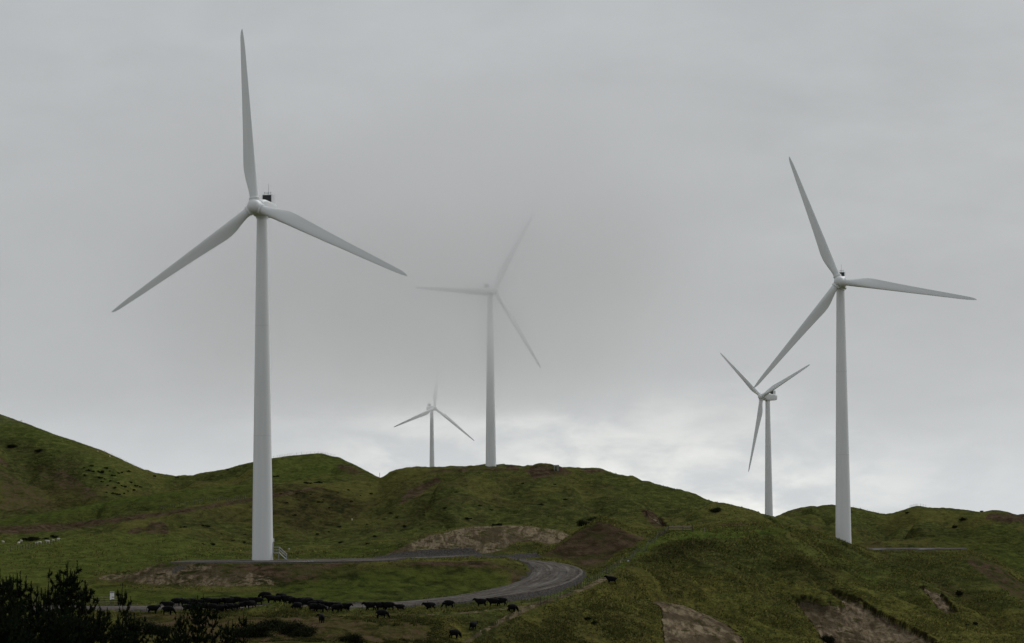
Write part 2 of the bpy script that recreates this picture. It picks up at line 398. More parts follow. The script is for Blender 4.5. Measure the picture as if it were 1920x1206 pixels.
ROAD = [(-600,1141,498),(-300,1140.5,498),(0,1140,498),(150,1139.5,498),(270,1139,498),(400,1138.5,498.5),(500,1138,499),(640,1136,501),(760,1131,507),(860,1122.5,515),(935,1111.5,524.5),(990,1099.5,536.5),(1028,1087,550),(1044,1075,563),(1040,1064,576),(1016,1055,587),(976,1050,592.5)]
rp = np.array([at(*r_) for r_ in ROAD])
ends = np.array([[b1[0] + 44, 588, zP1], [b1[0] + 33, 579, zP1], [b1[0] + 22, 571, zP1]])
rp = np.vstack([rp, ends])
RS = spline(rp, 12)
RW = 4.9
RL = np.concatenate([[0], np.cumsum(np.linalg.norm(np.diff(RS[:, :2], axis=0), axis=1))])
RWID = RW * (1 - .76 * sstep(RL, RL[-1] - 62, RL[-1] - 26))
dR = np.full_like(Z, 99.0)
d_, (zr_, rw_) = line_near(X[selA], Y2[selA], RS[:, :2], [RS[:, 2], RWID])
d_ = d_ + RW - rw_
dR[selA] = d_
dd = np.maximum(d_ - RW, 0)
zz = np.clip(Z[selA], zr_ - dd * 0.36, zr_ + dd * 0.6)
Z[selA] = np.where(d_ < RW + 0.2, zr_ - 0.10, zz)
# small clods and tussock relief everywhere but on the built surfaces
soft = sstep(np.minimum(np.minimum(dR - RW, sdP1), sdP5), 0.3, 2.0) * far
Z += soft * 0.10 * fbm(X / 1.7, Y2 / 2.4, 3, 51)

def ground(x, y):
    W_ = max(y, 200.0)
    i = min(max(np.searchsorted(YY, y) - 1, 0), nY - 2); fy = (y - YY[i]) / (YY[i + 1] - YY[i])
    res = 0
    for ii, wgt in ((i, 1 - fy), (i + 1, fy)):
        res += wgt * np.interp(x / WW[ii], TT, Z[ii])
    return float(res)
def hit(u, v, dmin=400.0):
    """first ground the ray through photo pixel (u, v) meets"""
    a, b = level(u, v)
    dy = cP - b * sP; t = a / dy; e = (sP + b * cP) / dy
    j = int(np.clip(np.searchsorted(TT, t) - 1, 0, nT - 2)); ft = (t - TT[j]) / (TT[j + 1] - TT[j])
    col = Z[:, j] * (1 - ft) + Z[:, j + 1] * ft
    g = col - e * YY
    idx = np.where((g[1:] >= 0) & (g[:-1] < 0) & (YY[1:] > dmin))[0]
    if len(idx) == 0:
        k = np.argmax(np.where((YY > dmin) & (YY < 1800), g / np.maximum(YY, 1), -1e9))
        return t * YY[k], YY[k], col[k]
    i = idx[0]; fr = -g[i] / (g[i + 1] - g[i])
    y = YY[i] + fr * (YY[i + 1] - YY[i])
    return t * y, y, col[i] + fr * (col[i + 1] - col[i])

# ------------------------------------------------------------------ ground cover: which soil lies where
U, V = UV(X, Y2, Z)
wob = 6.0 * fbm(X / 9, Y2 / 14, 4, 60)
wob_s = 2.0 * fbm(X / 2.5, Y2 / 3.5, 3, 61)
CH = {k: np.zeros_like(Z) for k in ('soil', 'gravel', 'tan', 'lush', 'scrub', 'dry', 'bright', 'dark')}
def area(ch, poly, d0, d1, amt=1.0, feather=6.0, jitter=1.0):
    bb = np.array(poly)
    sel = (Y2 > d0) & (Y2 < d1) & (np.abs(X / WW[:, None]) < 0.2) & (U > bb[:, 0].min() - 40) & (U < bb[:, 0].max() + 40) & (V > bb[:, 1].min() - 30) & (V < bb[:, 1].max() + 30)
    sd = poly_sd(U[sel], V[sel], poly) + jitter * (0.5 * wob[sel] + wob_s[sel])
    CH[ch][sel] = np.maximum(CH[ch][sel], amt * (1 - sstep(sd, -feather * 0.5, feather * 0.5)))
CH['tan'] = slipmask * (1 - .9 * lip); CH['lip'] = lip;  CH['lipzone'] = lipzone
# bare and ploughed earth
area('soil', [(-60,990),(0,987),(140,980),(250,966),(330,956),(410,943),(470,933),(640,905),(640,909),(470,941),(330,964),(250,976),(140,993),(0,1003),(-60,1004)], 860, 1085, .95, 2, .35)
area('soil', [(272,990),(284,980),(306,980),(318,990),(314,1004),(298,1011),(278,1009)], 800, 1000, 1, 5, .5)
area('soil', [(234,1002),(244,992),(262,988),(276,994),(262,1000),(246,1010),(236,1012)], 780, 1000, .9, 4, .5)
area('soil', [(760,925),(790,905),(822,893),(826,900),(800,920),(765,942),(742,948)], 960, 1085, .8, 8)
area('soil', [(628,872),(650,871),(672,880),(692,892),(668,892),(645,886)], 1250, 1360, .9, 4, .5)
area('soil', [(1200,955),(1222,957),(1250,985),(1262,1000),(1230,992),(1212,974)], 760, 1030, .9, 4, .5)
area('soil', [(1345,985),(1380,981),(1425,980),(1440,988),(1410,998),(1352,996)], 690, 880, .85, 5, .6)
area('soil', [(985,884),(993,876),(1010,871),(1050,871),(1062,880),(1075,886),(1050,892),(1000,896)], 1020, 1115, 1, 4, .5)
area('soil', [(945,882),(952,872),(968,872),(976,882)], 1060, 1115, .9, 4, .3)
area('soil', [(1846,972),(1856,962),(1920,962),(1960,985),(1880,980)], 1450, 1560, 1, 3, .3)
area('soil', [(760,881),(900,877),(990,878),(990,884),(880,883),(760,890)], 1050, 1110, .7, 4, .6)
area('soil', [(1085,879),(1125,880),(1140,886),(1100,888)], 1040, 1110, .8, 5, .5)
area('soil', [(1012,1043),(1050,1020),(1090,995),(1124,976),(1150,985),(1180,1000),(1212,1008),(1190,1020),(1150,1042),(1120,1075),(1092,1068),(1066,1050)], 585, 660, .82, 10, 1.0)
area('soil', [(1850,1050),(1880,1062),(1920,1096),(1960,1140),(1900,1120),(1840,1080),(1800,1050),(1820,1040)], 600, 730, .58, 14)
area('soil', [(1700,1085),(1740,1095),(1780,1120),(1860,1140),(1840,1120),(1760,1085)], 600, 720, .4, 14)
area('soil', [(440,1056),(600,1056),(560,1075),(500,1092),(430,1080)], 520, 550, .65, 14, 1.5)
area('soil', [(600,1054),(960,1052),(985,1070),(985,1090),(955,1098),(962,1075),(930,1062),(760,1060)], 515, 560, .75, 7, .8)
area('soil', [(0,880),(60,850),(110,880),(60,905),(120,960),(0,960)], 1100, 1300, .45, 20, 1.6)
area('soil', [(160,915),(190,925),(206,940),(180,942),(150,935)], 1090, 1200, .8, 6)
area('soil', [(0,850),(40,842),(60,850),(130,885),(200,938),(150,930),(70,890),(0,870)], 1090, 1330, .6, 10, 1.2)
# pale spoil
area('tan', [(722,1040),(762,1020),(806,1003),(862,991),(930,984),(990,985),(1044,993),(1086,1011),(1070,1026),(1010,1018),(970,1016),(940,1032),(900,1040),(800,1045)], 622, 705, .60, 4, .5)
area('soil', [(732,1036),(812,1003),(930,985),(1040,994),(1080,1011),(1060,1030),(900,1042)], 628, 700, .35, 6, 1)
area('tan', [(168,1086),(215,1074),(290,1058),(340,1054),(420,1064),(500,1078),(540,1096),(420,1104),(300,1101),(250,1096),(205,1089)], 500, 575, .52, 9, 1.2)
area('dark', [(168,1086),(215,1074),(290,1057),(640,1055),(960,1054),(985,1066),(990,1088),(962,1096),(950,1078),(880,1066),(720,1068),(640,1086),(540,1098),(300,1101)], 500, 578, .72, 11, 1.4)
area('soil', [(230,1074),(290,1058),(520,1056),(640,1058),(600,1085),(540,1094),(420,1098),(300,1096)], 505, 560, .62, 14, 2)
area('tan', [(500,1060),(640,1060),(700,1095),(640,1130),(520,1130),(540,1090)], 505, 560, .24, 20, 2)
# tracks
area('tan', [(1000,1130),(1060,1112),(1110,1092),(1150,1070),(1160,1074),(1110,1104),(1050,1124),(990,1146),(930,1176),(880,1206),(862,1206),(900,1180),(950,1152)], 430, 600, .52, 4, .4)
area('tan', [(690,1151),(760,1151),(850,1150),(920,1142),(1000,1132),(1000,1137),(900,1150),(820,1155),(720,1154)], 470, 530, .5, 3, .3)
# gravel spread
area('gravel', [(700,1046),(750,1036),(800,1030),(880,1028),(905,1040),(960,1040),(1005,1036),(1020,1045),(960,1050),(820,1050)], 588, 680, .95, 3, .5)
area('gravel', [(316,1072),(328,1058),(356,1057),(346,1068),(330,1080),(318,1080)], 520, 555, .55, 10, 1.2)
area('gravel', [(975,1100),(1030,1085),(1060,1064),(1082,1062),(1098,1076),(1090,1092),(1050,1110),(980,1126),(930,1132),(920,1126)], 505, 590, .75, 5, .6)
# lush new grass; spur tops are painted lighter as if lit
area('lush', [(520,1092),(560,1080),(640,1074),(700,1062),(900,1060),(955,1080),(950,1100),(860,1118),(740,1130),(520,1132)], 505, 560, .9, 16, 1.5)
area('lush', [(170,1092),(230,1100),(300,1108),(420,1110),(500,1108),(520,1132),(170,1132)], 500, 548, .85, 8, 1)
area('lush', [(-50,1006),(300,1006),(420,1030),(470,1052),(300,1052),(180,1086),(150,1130),(-50,1130)], 505, 780, .55, 40, 4)
area('lush', [(1080,1085),(1150,1050),(1225,1008),(1256,994),(1262,1010),(1240,1022),(1180,1060),(1090,1100),(1010,1130),(1000,1124)], 500, 640, .75, 7, .8)
area('lush', [(1256,992),(1430,988),(1500,990),(1470,1004),(1360,1004),(1270,1014),(1240,1018)], 590, 760, .8, 6, .6)
area('lush', [(1730,990),(1800,980),(1930,990),(1930,1075),(1860,1050),(1760,1040)], 1000, 1420, .6, 20, 2)
area('lush', [(640,1044),(560,1050),(520,1048),(560,1040),(700,1024),(760,1016),(740,1036)], 590, 760, .8, 6, 1)
area('lush', [(-50,962),(100,952),(200,930),(330,912),(480,896),(480,930),(330,952),(140,978),(-50,988)], 960, 1100, .65, 8, 1)  # spur top: the daylight on it is painted into the green
area('lush', [(480,860),(600,852),(690,885),(640,896),(480,905)], 1080, 1360, .5, 12, 2)
area('lush', [(1176,1044),(1210,1022),(1250,1009),(1300,1006),(1440,1002),(1440,1006),(1300,1011),(1252,1015),(1215,1029),(1184,1050)], 560, 690, 1.0, 3, .3)
area('bright', [(1010,1124),(1090,1094),(1150,1062),(1190,1036),(1226,1010),(1256,995),(1430,989),(1450,1000),(1340,1006),(1260,1012),(1218,1030),(1184,1056),(1120,1086),(1040,1122)], 520, 760, .75, 6, .7)
area('bright', [(1190,1040),(1215,1024),(1252,1010),(1300,1005),(1380,1002),(1440,1003),(1440,1007),(1300,1011),(1256,1016),(1218,1032),(1190,1052)], 560, 690, 1.0, 3, .3)
area('bright', [(-20,968),(100,955),(200,934),(330,916),(470,900),(470,914),(330,930),(200,948),(100,968),(-20,982)], 1000, 1100, .5, 8, 1)  # lighter green painting the daylight along this spur crest
area('bright', [(1440,1004),(1500,1012),(1580,1050),(1700,1105),(1800,1155),(1790,1165),(1690,1122),(1560,1062),(1480,1030)], 560, 700, .45, 16, 1.5)  # pale diagonal band painting in the light along the spur crest
area('bright', [(0,776),(100,813),(200,849),(280,886),(330,896),(300,925),(230,925),(170,890),(90,842),(0,820)], 1090, 1440, .30, 16, 3)
area('bright', [(-20,1004),(200,1000),(330,1000),(420,1028),(470,1050),(300,1052),(190,1080),(-20,1110)], 505, 860, .40, 40, 5)
area('bright', [(480,935),(520,860),(600,852),(650,862),(640,880),(560,900),(500,905)], 1090, 1360, .35, 14, 2)
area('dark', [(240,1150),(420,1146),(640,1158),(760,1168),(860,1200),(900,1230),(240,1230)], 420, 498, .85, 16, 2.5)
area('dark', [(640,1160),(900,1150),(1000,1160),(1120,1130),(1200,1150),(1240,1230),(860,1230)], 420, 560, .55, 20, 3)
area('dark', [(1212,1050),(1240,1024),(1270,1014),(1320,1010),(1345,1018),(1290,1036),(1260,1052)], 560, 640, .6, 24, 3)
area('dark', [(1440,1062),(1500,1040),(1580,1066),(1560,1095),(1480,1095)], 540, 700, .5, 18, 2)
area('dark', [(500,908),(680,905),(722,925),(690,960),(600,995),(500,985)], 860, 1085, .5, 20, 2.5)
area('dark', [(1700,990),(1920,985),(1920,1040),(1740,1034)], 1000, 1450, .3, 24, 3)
# dark rushes and scrubby turf, plus painted shade on the left hill
area('scrub', [(490,912),(680,906),(725,925),(700,955),(640,985),(560,1000),(500,985)], 860, 1085, .95, 20, 2.5)
area('scrub', [(60,952),(180,925),(215,944),(120,965),(0,990),(0,955)], 1090, 1250, .8, 10, 1.5)  # darker grass at the left hill's foot, its slope shade painted in
area('scrub', [(330,965),(480,942),(480,1010),(380,1020),(320,1000)], 700, 1085, .5, 20, 2.5)
area('scrub', [(720,905),(800,900),(830,960),(760,1000),(700,985)], 860, 1085, .5, 24, 3)
area('scrub', [(1560,985),(1740,985),(1760,1036),(1600,1036)], 1000, 1450, .5, 24, 3)
area('scrub', [(980,930),(1130,950),(1170,1000),(1090,1000),(1060,975),(980,980)], 640, 1060, .45, 30, 3)
area('scrub', [(1240,1014),(1300,1010),(1340,1014),(1300,1034),(1260,1052),(1215,1054)], 560, 640, .6, 14, 1.5)
area('scrub', [(1440,1070),(1500,1050),(1580,1060),(1560,1100),(1470,1095)], 540, 700, .35, 20, 2)
area('scrub', [(0,860),(120,870),(220,940),(120,960),(0,960)], 1090, 1330, .5, 20, 2)  # left hill face: slope shade put into the darker turf
area('scrub', [(640,1140),(780,1160),(860,1175),(800,1206),(480,1206),(480,1160)], 430, 500, .5, 14, 2)
area('soil', [(260,1143),(420,1150),(640,1156),(820,1170),(800,1206),(260,1206)], 430, 497, .46, 16, 2.5)
area('dry', [(280,1140),(640,1150),(860,1160),(900,1206),(280,1206)], 430, 495, .7, 14, 2)
area('dry', [(1100,1100),(1260,1066),(1600,1090),(1920,1150),(1920,1206),(900,1206)], 430, 700, .45, 30, 3)
CH['scrub'] = np.maximum(CH['scrub'], .75 * GUL * (.6 + .4 * np.tanh(2 * wob_s)))
CH['gravel'] = np.maximum(CH['gravel'], 0.9 * (1 - sstep(dR + wob_s * 0.4, RW, RW + 1.6)))
CH['gravel'] = np.maximum(CH['gravel'], 0.9 * (1 - sstep(np.minimum(sdP1, sdP5) + wob_s * 0.25, 0.0, 0.9)))

def grid_mesh(name, xs, ys, zs, cols):
    r_, c_ = xs.shape
    co = np.stack([xs, ys, zs], -1).reshape(-1, 3).astype(np.float32)
    idx = np.arange(r_ * c_).reshape(r_, c_)
    q = np.stack([idx[:-1, :-1], idx[:-1, 1:], idx[1:, 1:], idx[1:, :-1]], -1).reshape(-1, 4)
    me = bpy.data.meshes.new(name)
    me.vertices.add(len(co)); me.vertices.foreach_set('co', co.ravel())
    me.loops.add(q.size); me.loops.foreach_set('vertex_index', q.ravel().astype(np.int32))
    me.polygons.add(len(q)); me.polygons.foreach_set('loop_start', np.arange(0, q.size, 4, dtype=np.int32))
    me.polygons.foreach_set('use_smooth', np.ones(len(q), bool))
    me.update(calc_edges=True)
    for nm, chs in cols:
        at_ = me.color_attributes.new(nm, 'FLOAT_COLOR', 'POINT')
        a = np.ones((len(co), 4), np.float32)
        for k, c in enumerate(chs):
            a[:, k] = c.ravel()
        at_.data.foreach_set('color', a.ravel())
    return me
def link(name, me, mat=None, parent=None):
    o = bpy.data.objects.new(name, me)
    C.objects.link(o)
    if mat is not None:
        me.materials.clear(); me.materials.append(mat)
    if parent is not None: o.parent = parent
    return o
def tag(o, label=None, cat=None, group=None, kind=None):
    if label: o['label'] = label
    if cat: o['category'] = cat
    if group: o['group'] = group
    if kind: o['kind'] = kind
    return o
def empty(name, loc, rz=0.0):
    o = bpy.data.objects.new(name, None); C.objects.link(o)
    o.location = loc; o.rotation_euler = (0, 0, rz); o.empty_display_size = 1.0
    return o

# ------------------------------------------------------------------ materials
def new_mat(name):
    mt = bpy.data.materials.new(name); mt.use_nodes = True
    t = NT(mt.node_tree); b = mt.node_tree.nodes['Principled BSDF']
    return mt, t, b
def simple(name, col, rough=0.6, var=0.15, scale=3.0, metal=0.0, bump_=0.0, spec=0.5, stretch=(1, 1, 1)):
    mt, t, b = new_mat(name)
    g = t.n('ShaderNodeTexCoord').outputs['Object']
    n_ = t.noise(t.scale(g, stretch), scale, 5, 0.6)
    lo = tuple(c * (1 - var) for c in col); hi = tuple(min(1, c * (1 + var)) for c in col)
    t.put(b.inputs['Base Color'], t.mix(t.ss(n_, .3, .7), lo, hi))
    b.inputs['Roughness'].default_value = rough
    b.inputs['Metallic'].default_value = metal
    b.inputs['Specular IOR Level'].default_value = spec
    if bump_:
        bp = t.n('ShaderNodeBump'); bp.inputs['Strength'].default_value = bump_; t.link(n_, bp.inputs['Height']); t.link(bp.outputs[0], b.inputs['Normal'])
    return mt

M = {}
def terrain_material():
    mt, t, b = new_mat('hill_pasture')
    pos = t.n('ShaderNodeNewGeometry').outputs['Position']
    A = t.n('ShaderNodeVertexColor', layer_name='cover_a'); sa = t.n('ShaderNodeSeparateColor'); t.link(A.outputs[0], sa.inputs[0])
    B = t.n('ShaderNodeVertexColor', layer_name='cover_b'); sb = t.n('ShaderNodeSeparateColor'); t.link(B.outputs[0], sb.inputs[0])
    soil, grav, tan_ = sa.outputs[0], sa.outputs[1], sa.outputs[2]
    D_ = t.n('ShaderNodeVertexColor', layer_name='cover_c'); sd_ = t.n('ShaderNodeSeparateColor'); t.link(D_.outputs[0], sd_.inputs[0]); sb_lip = sd_.outputs[0]; sb_bri = sd_.outputs[1]; sb_dk = sd_.outputs[2]
    lush, scrub, dry = sb.outputs[0], sb.outputs[1], sb.outputs[2]
    n_big = t.noise(t.scale(pos, (.016, .012, .03)), 1, 4, .55, .4)
    n_mid = t.noise(t.scale(pos, (.09, .06, .22)), 1, 5, .6, .5)
    n_str = t.noise(t.scale(pos, (.22, .16, 1.1)), 1, 5, .62, .7)      # sheep-terrace streaks along the contour
    n_tus = t.noise(t.scale(pos, (.9, .55, 1.4)), 1, 5, .66, .3)        # tussocks
    n_fin = t.noise(t.scale(pos, (3.2, 1.6, 4.0)), 1, 3, .6)
    n_mot = t.noise(t.scale(pos, (.34, .15, 1.0)), 1, 6, .68, .5)
    n_far = t.noise(t.scale(pos, (.035, .02, .09)), 1, 5, .62, .8)
    dark, midg, pale, straw, dead = (.028, .033, .010), (.048, .056, .015), (.088, .091, .026), (.100, .087, .026), (.050, .038, .019)
    g = t.mix(t.ss(n_str, .40, .60), dark, midg)
    g = t.mix(t.math('MULTIPLY', t.ss(n_mot, .50, .64), .62), g, pale)
    g = t.mix(t.math('MULTIPLY', t.ss(n_big, .46, .62), .40), g, straw)
    g = t.mix(t.math('MULTIPLY', t.ss(n_far, .55, .68), .50), g, dead)
    g = t.mix(t.math('MULTIPLY', lush, .80), g, t.mix(t.ss(n_mot, .38, .62), (.030, .041, .010), (.058, .074, .015)))
    g = t.mix(t.math('MULTIPLY', dry, t.ss(n_mot, .30, .62, .35, .95)), g, t.mix(t.ss(n_tus, .40, .60), (.030, .025, .008), (.105, .090, .020)))
    n_dia = t.noise(t.scale(pos, (.85, .09, .5), (0, 0, R(-38))), 1, 5, .66, .5)
    g = t.mix(t.math('MULTIPLY', dry, t.ss(n_dia, .48, .64, 0, .8)), g, (.098, .098, .022))
    g = t.mix(t.math('MULTIPLY', dry, t.ss(n_dia, .34, .47, .8, 0)), g, (.020, .021, .007))
    scr = t.math('MULTIPLY', scrub, t.ss(n_mid, .38, .58))
    g = t.mix(t.math('MULTIPLY', scr, .85), g, t.mix(t.ss(n_mot, .4, .6), (.011, .012, .006), (.044, .036, .015)))
    drk = t.math('MULTIPLY', t.ss(n_mot, .33, .47, 1.0, 0.0), .60)
    g = t.mix(drk, g, (.013, .016, .006))
    drk2 = t.math('MULTIPLY', t.ss(n_tus, .33, .45, 1.0, 0.0), .32)
    g = t.mix(drk2, g, (.016, .020, .008))
    vs_ = t.n('ShaderNodeVectorMath', operation='SCALE'); t.link(g, vs_.inputs[0]); t.put(vs_.inputs['Scale'], t.math('SUBTRACT', t.math('MULTIPLY_ADD', dry, .40, 1.42), t.math('MULTIPLY', lush, .30))); g = vs_.outputs[0]
    g = t.mix(t.math('MULTIPLY', sb_bri, .75), g, t.mix(t.ss(n_mot, .36, .64), (.048, .074, .015), (.098, .130, .028)))
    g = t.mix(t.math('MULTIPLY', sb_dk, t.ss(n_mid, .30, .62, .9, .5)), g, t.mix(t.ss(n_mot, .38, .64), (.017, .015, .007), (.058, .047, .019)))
    sl = t.mix(t.ss(n_mot, .38, .62), (.036, .024, .016), (.094, .062, .042))
    sl = t.mix(t.ss(n_mid, .48, .62, 0, .7), sl, (.060, .060, .022))
    sl = t.mix(t.ss(n_tus, .56, .70, 0, .6), sl, (.070, .066, .026))
    g = t.mix(t.ss(t.math('ADD', soil, t.math('MULTIPLY', t.math('SUBTRACT', n_mot, .5), 1.9)), .25, .75, 0, .92), g, sl)
    n_slp = t.noise(t.scale(pos, (.75, .10, .4)), 1, 6, .68, .6)
    tn = t.mix(t.ss(n_slp, .36, .62), (.085, .064, .040), (.230, .182, .120))
    tn = t.mix(t.ss(n_mid, .47, .60, 0, .8), tn, (.060, .046, .028))
    tn = t.mix(t.ss(n_mot, .52, .62, 0, .8), tn, (.034, .034, .012))
    g = t.mix(t.ss(t.math('ADD', tan_, t.math('MULTIPLY', t.math('SUBTRACT', n_mot, .5), 1.5)), .34, .58), g, tn)
    gv = t.mix(t.ss(n_fin, .3, .7), (.040, .037, .034), (.092, .084, .076))
    g = t.mix(t.ss(t.math('ADD', grav, t.math('MULTIPLY', t.math('SUBTRACT', n_tus, .5), .5)), .35, .6), g, gv)
    g = t.mix(t.math('MULTIPLY', sb_lip, .92), g, (.014, .010, .006))  # dark topsoil of the lip, with the shade under the turf painted in
    t.put(b.inputs['Base Color'], g)
    t.put(b.inputs['Roughness'], 1.0)
    b.inputs['Specular IOR Level'].default_value = 0.0
    hgt = t.math('ADD', t.math('MULTIPLY', n_tus, .9), t.math('ADD', t.math('MULTIPLY', n_fin, .22), t.math('MULTIPLY', n_str, .9)))
    bp = t.n('ShaderNodeBump'); bp.inputs['Strength'].default_value = 0.85; bp.inputs['Distance'].default_value = 0.9
    t.link(hgt, bp.inputs['Height']); t.link(bp.outputs[0], b.inputs['Normal'])
    return mt
M['terrain'] = terrain_material()
def gravel_material():
    mt, t, b = new_mat('wet_gravel')
    pos = t.n('ShaderNodeNewGeometry').outputs['Position']
    ac = t.n('ShaderNodeAttribute', attribute_name='across').outputs['Fac']
    n1 = t.noise(t.scale(pos, (.35, .22, .35)), 1, 5, .6, .4)
    n2 = t.noise(t.scale(pos, (2.2, 1.3, 2)), 1, 4, .65)
    al_ = t.n('ShaderNodeAttribute', attribute_name='along').outputs['Fac']
    cb_ = t.n('ShaderNodeCombineXYZ'); t.link(t.math('MULTIPLY', ac, 3.4), cb_.inputs[0]); t.link(t.math('MULTIPLY', al_, .035), cb_.inputs[1])
    n3 = t.noise(cb_.outputs[0], 1.6, 5, .62, .35)
    wv = t.math('ABSOLUTE', t.math('SINE', t.math('ADD', t.math('MULTIPLY', ac, 3.0), t.math('MULTIPLY', n1, 4.5))))
    col = t.mix(t.ss(n2, .3, .7), (.056, .050, .044), (.125, .112, .098))
    col = t.mix(t.math('MULTIPLY', t.ss(wv, .45, .95), .35), col, (.125, .116, .106))
    col = t.mix(t.ss(n3, .50, .66, 0, .75), col, (.19, .175, .155))
    col = t.mix(t.ss(n3, .34, .46, .7, 0), col, (.026, .022, .019))
    col = t.mix(t.math('MULTIPLY', t.ss(n1, .56, .70), .6), col, (.028, .022, .019))
    t.put(b.inputs['Base Color'], col)
    t.put(b.inputs['Roughness'], 1.0)
    t.put(b.inputs['Specular IOR Level'], 0.0)
    bp = t.n('ShaderNodeBump'); bp.inputs['Strength'].default_value = 0.25; bp.inputs['Distance'].default_value = 0.05
    t.link(t.math('MULTIPLY', n2, t.ss(n1, .38, .48)), bp.inputs['Height']); t.link(bp.outputs[0], b.inputs['Normal'])
    return mt
M['gravel'] = gravel_material()
def paint_material():
    mt, t, b = new_mat('white_turbine_paint')
    g = t.n('ShaderNodeTexCoord').outputs['Object']
    n1 = t.noise(t.scale(g, (1.2, 1.2, .08)), 1, 5, .6)
    n2 = t.noise(t.scale(g, (.25, .25, .1)), 1, 3, .5)
    col = t.mix(t.ss(n1, .35, .75), (.74, .755, .765), (.79, .80, .805))
    col = t.mix(t.ss(n2, .5, .75, 0, .35), col, (.68, .69, .69))
    t.put(b.inputs['Base Color'], col)
    b.inputs['Roughness'].default_value = .38
    return mt
M['paint'] = paint_material()
M['seam'] = simple('tower_flange_joint', (.70, .71, .72), .5, .05)
M['radiator'] = simple('dark_radiator', (.012, .013, .015), .5, .2, 6)
M['galv'] = simple('galvanised_steel', (.27, .28, .285), .55, .12, 4, .2)
M['bark'] = simple('pine_bark', (.022, .016, .012), .95, .35, 4, 0, .6, .1)
M['needles'] = simple('pine_needles', (.014, .021, .009), .9, .5, .9, spec=.05)
M['scrubleaf'] = simple('scrub_leaves', (.017, .020, .008), .9, .45, 1.3, spec=.05)
M['hide'] = simple('black_cattle_hide', (.0045, .0042, .0045), .8, .35, 2, spec=.08)
M['wool'] = simple('sheep_wool', (.52, .49, .40), .95, .12, 3)
M['wood'] = simple('weathered_timber', (.24, .19, .125), .85, .25, 5, stretch=(1, 1, .2))
M['post'] = simple('dark_fence_timber', (.050, .042, .030), .85, .25, 5)
M['palepost'] = simple('pale_fence_timber', (.22, .20, .16), .85, .2, 5)
M['wire'] = simple('fence_wire', (.12, .12, .12), .5, .1, 3, .5)
M['white'] = simple('white_sheet_metal', (.78, .79, .78), .4, .04)
M['greycap'] = simple('grey_sheet_metal', (.25, .26, .27), .5, .08)
M['rust'] = simple('red_oxide_paint', (.16, .065, .05), .6, .2)
M['tuft'] = None

# ------------------------------------------------------------------ land, road, pads
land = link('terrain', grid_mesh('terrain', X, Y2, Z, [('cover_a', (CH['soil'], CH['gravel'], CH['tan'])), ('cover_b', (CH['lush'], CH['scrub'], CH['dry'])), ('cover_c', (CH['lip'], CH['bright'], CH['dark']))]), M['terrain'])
tag(land, kind='structure')

def road_sheet():
    tang = np.gradient(RS[:, :2], axis=0); tang /= np.linalg.norm(tang, axis=1)[:, None]
    nor = np.stack([-tang[:, 1], tang[:, 0]], 1)
    offs = np.array([-1.06, -1.0, -.75, -.5, -.25, 0, .25, .5, .75, 1.0, 1.06])
    xs = RS[:, 0:1] + nor[:, 0:1] * offs * RWID[:, None]; ys = RS[:, 1:2] + nor[:, 1:2] * offs * RWID[:, None]
    zs = np.repeat(RS[:, 2:3], len(offs), 1) + 0.04 - 0.0 * np.abs(offs)
    zs[:, 0] -= .2; zs[:, -1] -= .2
    zs += 0.05 * fbm(xs / 3, ys / 3, 2, 70) - 0.06 * (np.abs(np.abs(offs) - .45) < .22)
    me = grid_mesh('gravel_road', xs, ys, zs, [])
    q_ = np.concatenate([[0], np.cumsum(np.linalg.norm(np.diff(RS[:, :2], axis=0), axis=1))])
    a = me.attributes.new('along', 'FLOAT', 'POINT'); a.data.foreach_set('value', np.repeat(q_[:, None], len(offs), 1).ravel().astype(np.float32))
    a = me.attributes.new('across', 'FLOAT', 'POINT'); a.data.foreach_set('value', np.repeat(offs[None], len(RS), 0).ravel().astype(np.float32))
    return me
tag(link('gravel_road', road_sheet(), M['gravel']), kind='structure')
def pad_sheet(name, poly, z):
    bm = bmesh.new()
    vs = [bm.verts.new((x, y, z)) for x, y in poly]
    bm.faces.new(vs)
    lo = [bm.verts.new((x, y, z - .3)) for x, y in poly]
    for i in range(len(vs)):
        j = (i + 1) % len(vs); bm.faces.new((vs[i], lo[i], lo[j], vs[j]))
    bmesh.ops.recalc_face_normals(bm, faces=bm.faces)
    me = bpy.data.meshes.new(name); bm.to_mesh(me); bm.free()
    return tag(link(name, me, M['gravel']), kind='structure')
pad_sheet('gravel_pad', PAD1, zP1)
pad_sheet('gravel_pad', PAD5, zP5)

def puddle(cx_, cy_, rx, ry, z, seed):
    mt = M.get('water')
    if mt is None:
        mt, t, b = new_mat('rain_water'); b.inputs['Base Color'].default_value = (.05, .05, .05, 1); b.inputs['Roughness'].default_value = .04; M['water'] = mt
    bm = bmesh.new(); vs = []
    for i in range(28):
        a = 2 * math.pi * i / 28
        k = 1 + .22 * math.sin(3 * a + seed) + .12 * math.sin(5 * a + 2 * seed)
        vs.append(bm.verts.new((cx_ + rx * k * math.cos(a), cy_ + ry * k * math.sin(a), z)))
    bm.faces.new(vs)
    me = bpy.data.meshes.new('puddle'); bm.to_mesh(me); bm.free()
    tag(link('puddle', me, mt), kind='structure')
for du_, dy_, rx, ry, sd__ in ((8, 741, 1.6, .9, 1), (20, 739.5, 2.2, .8, 2)):
    puddle(b5[0] + du_, dy_, rx, ry, zP5 + .006, sd__)
for dx_, dy_, rx, ry, sd__ in ((9, 557, 2.4, .8, 5),):
    puddle(b1[0] + dx_, dy_, rx, ry, zP1 + .006, sd__)

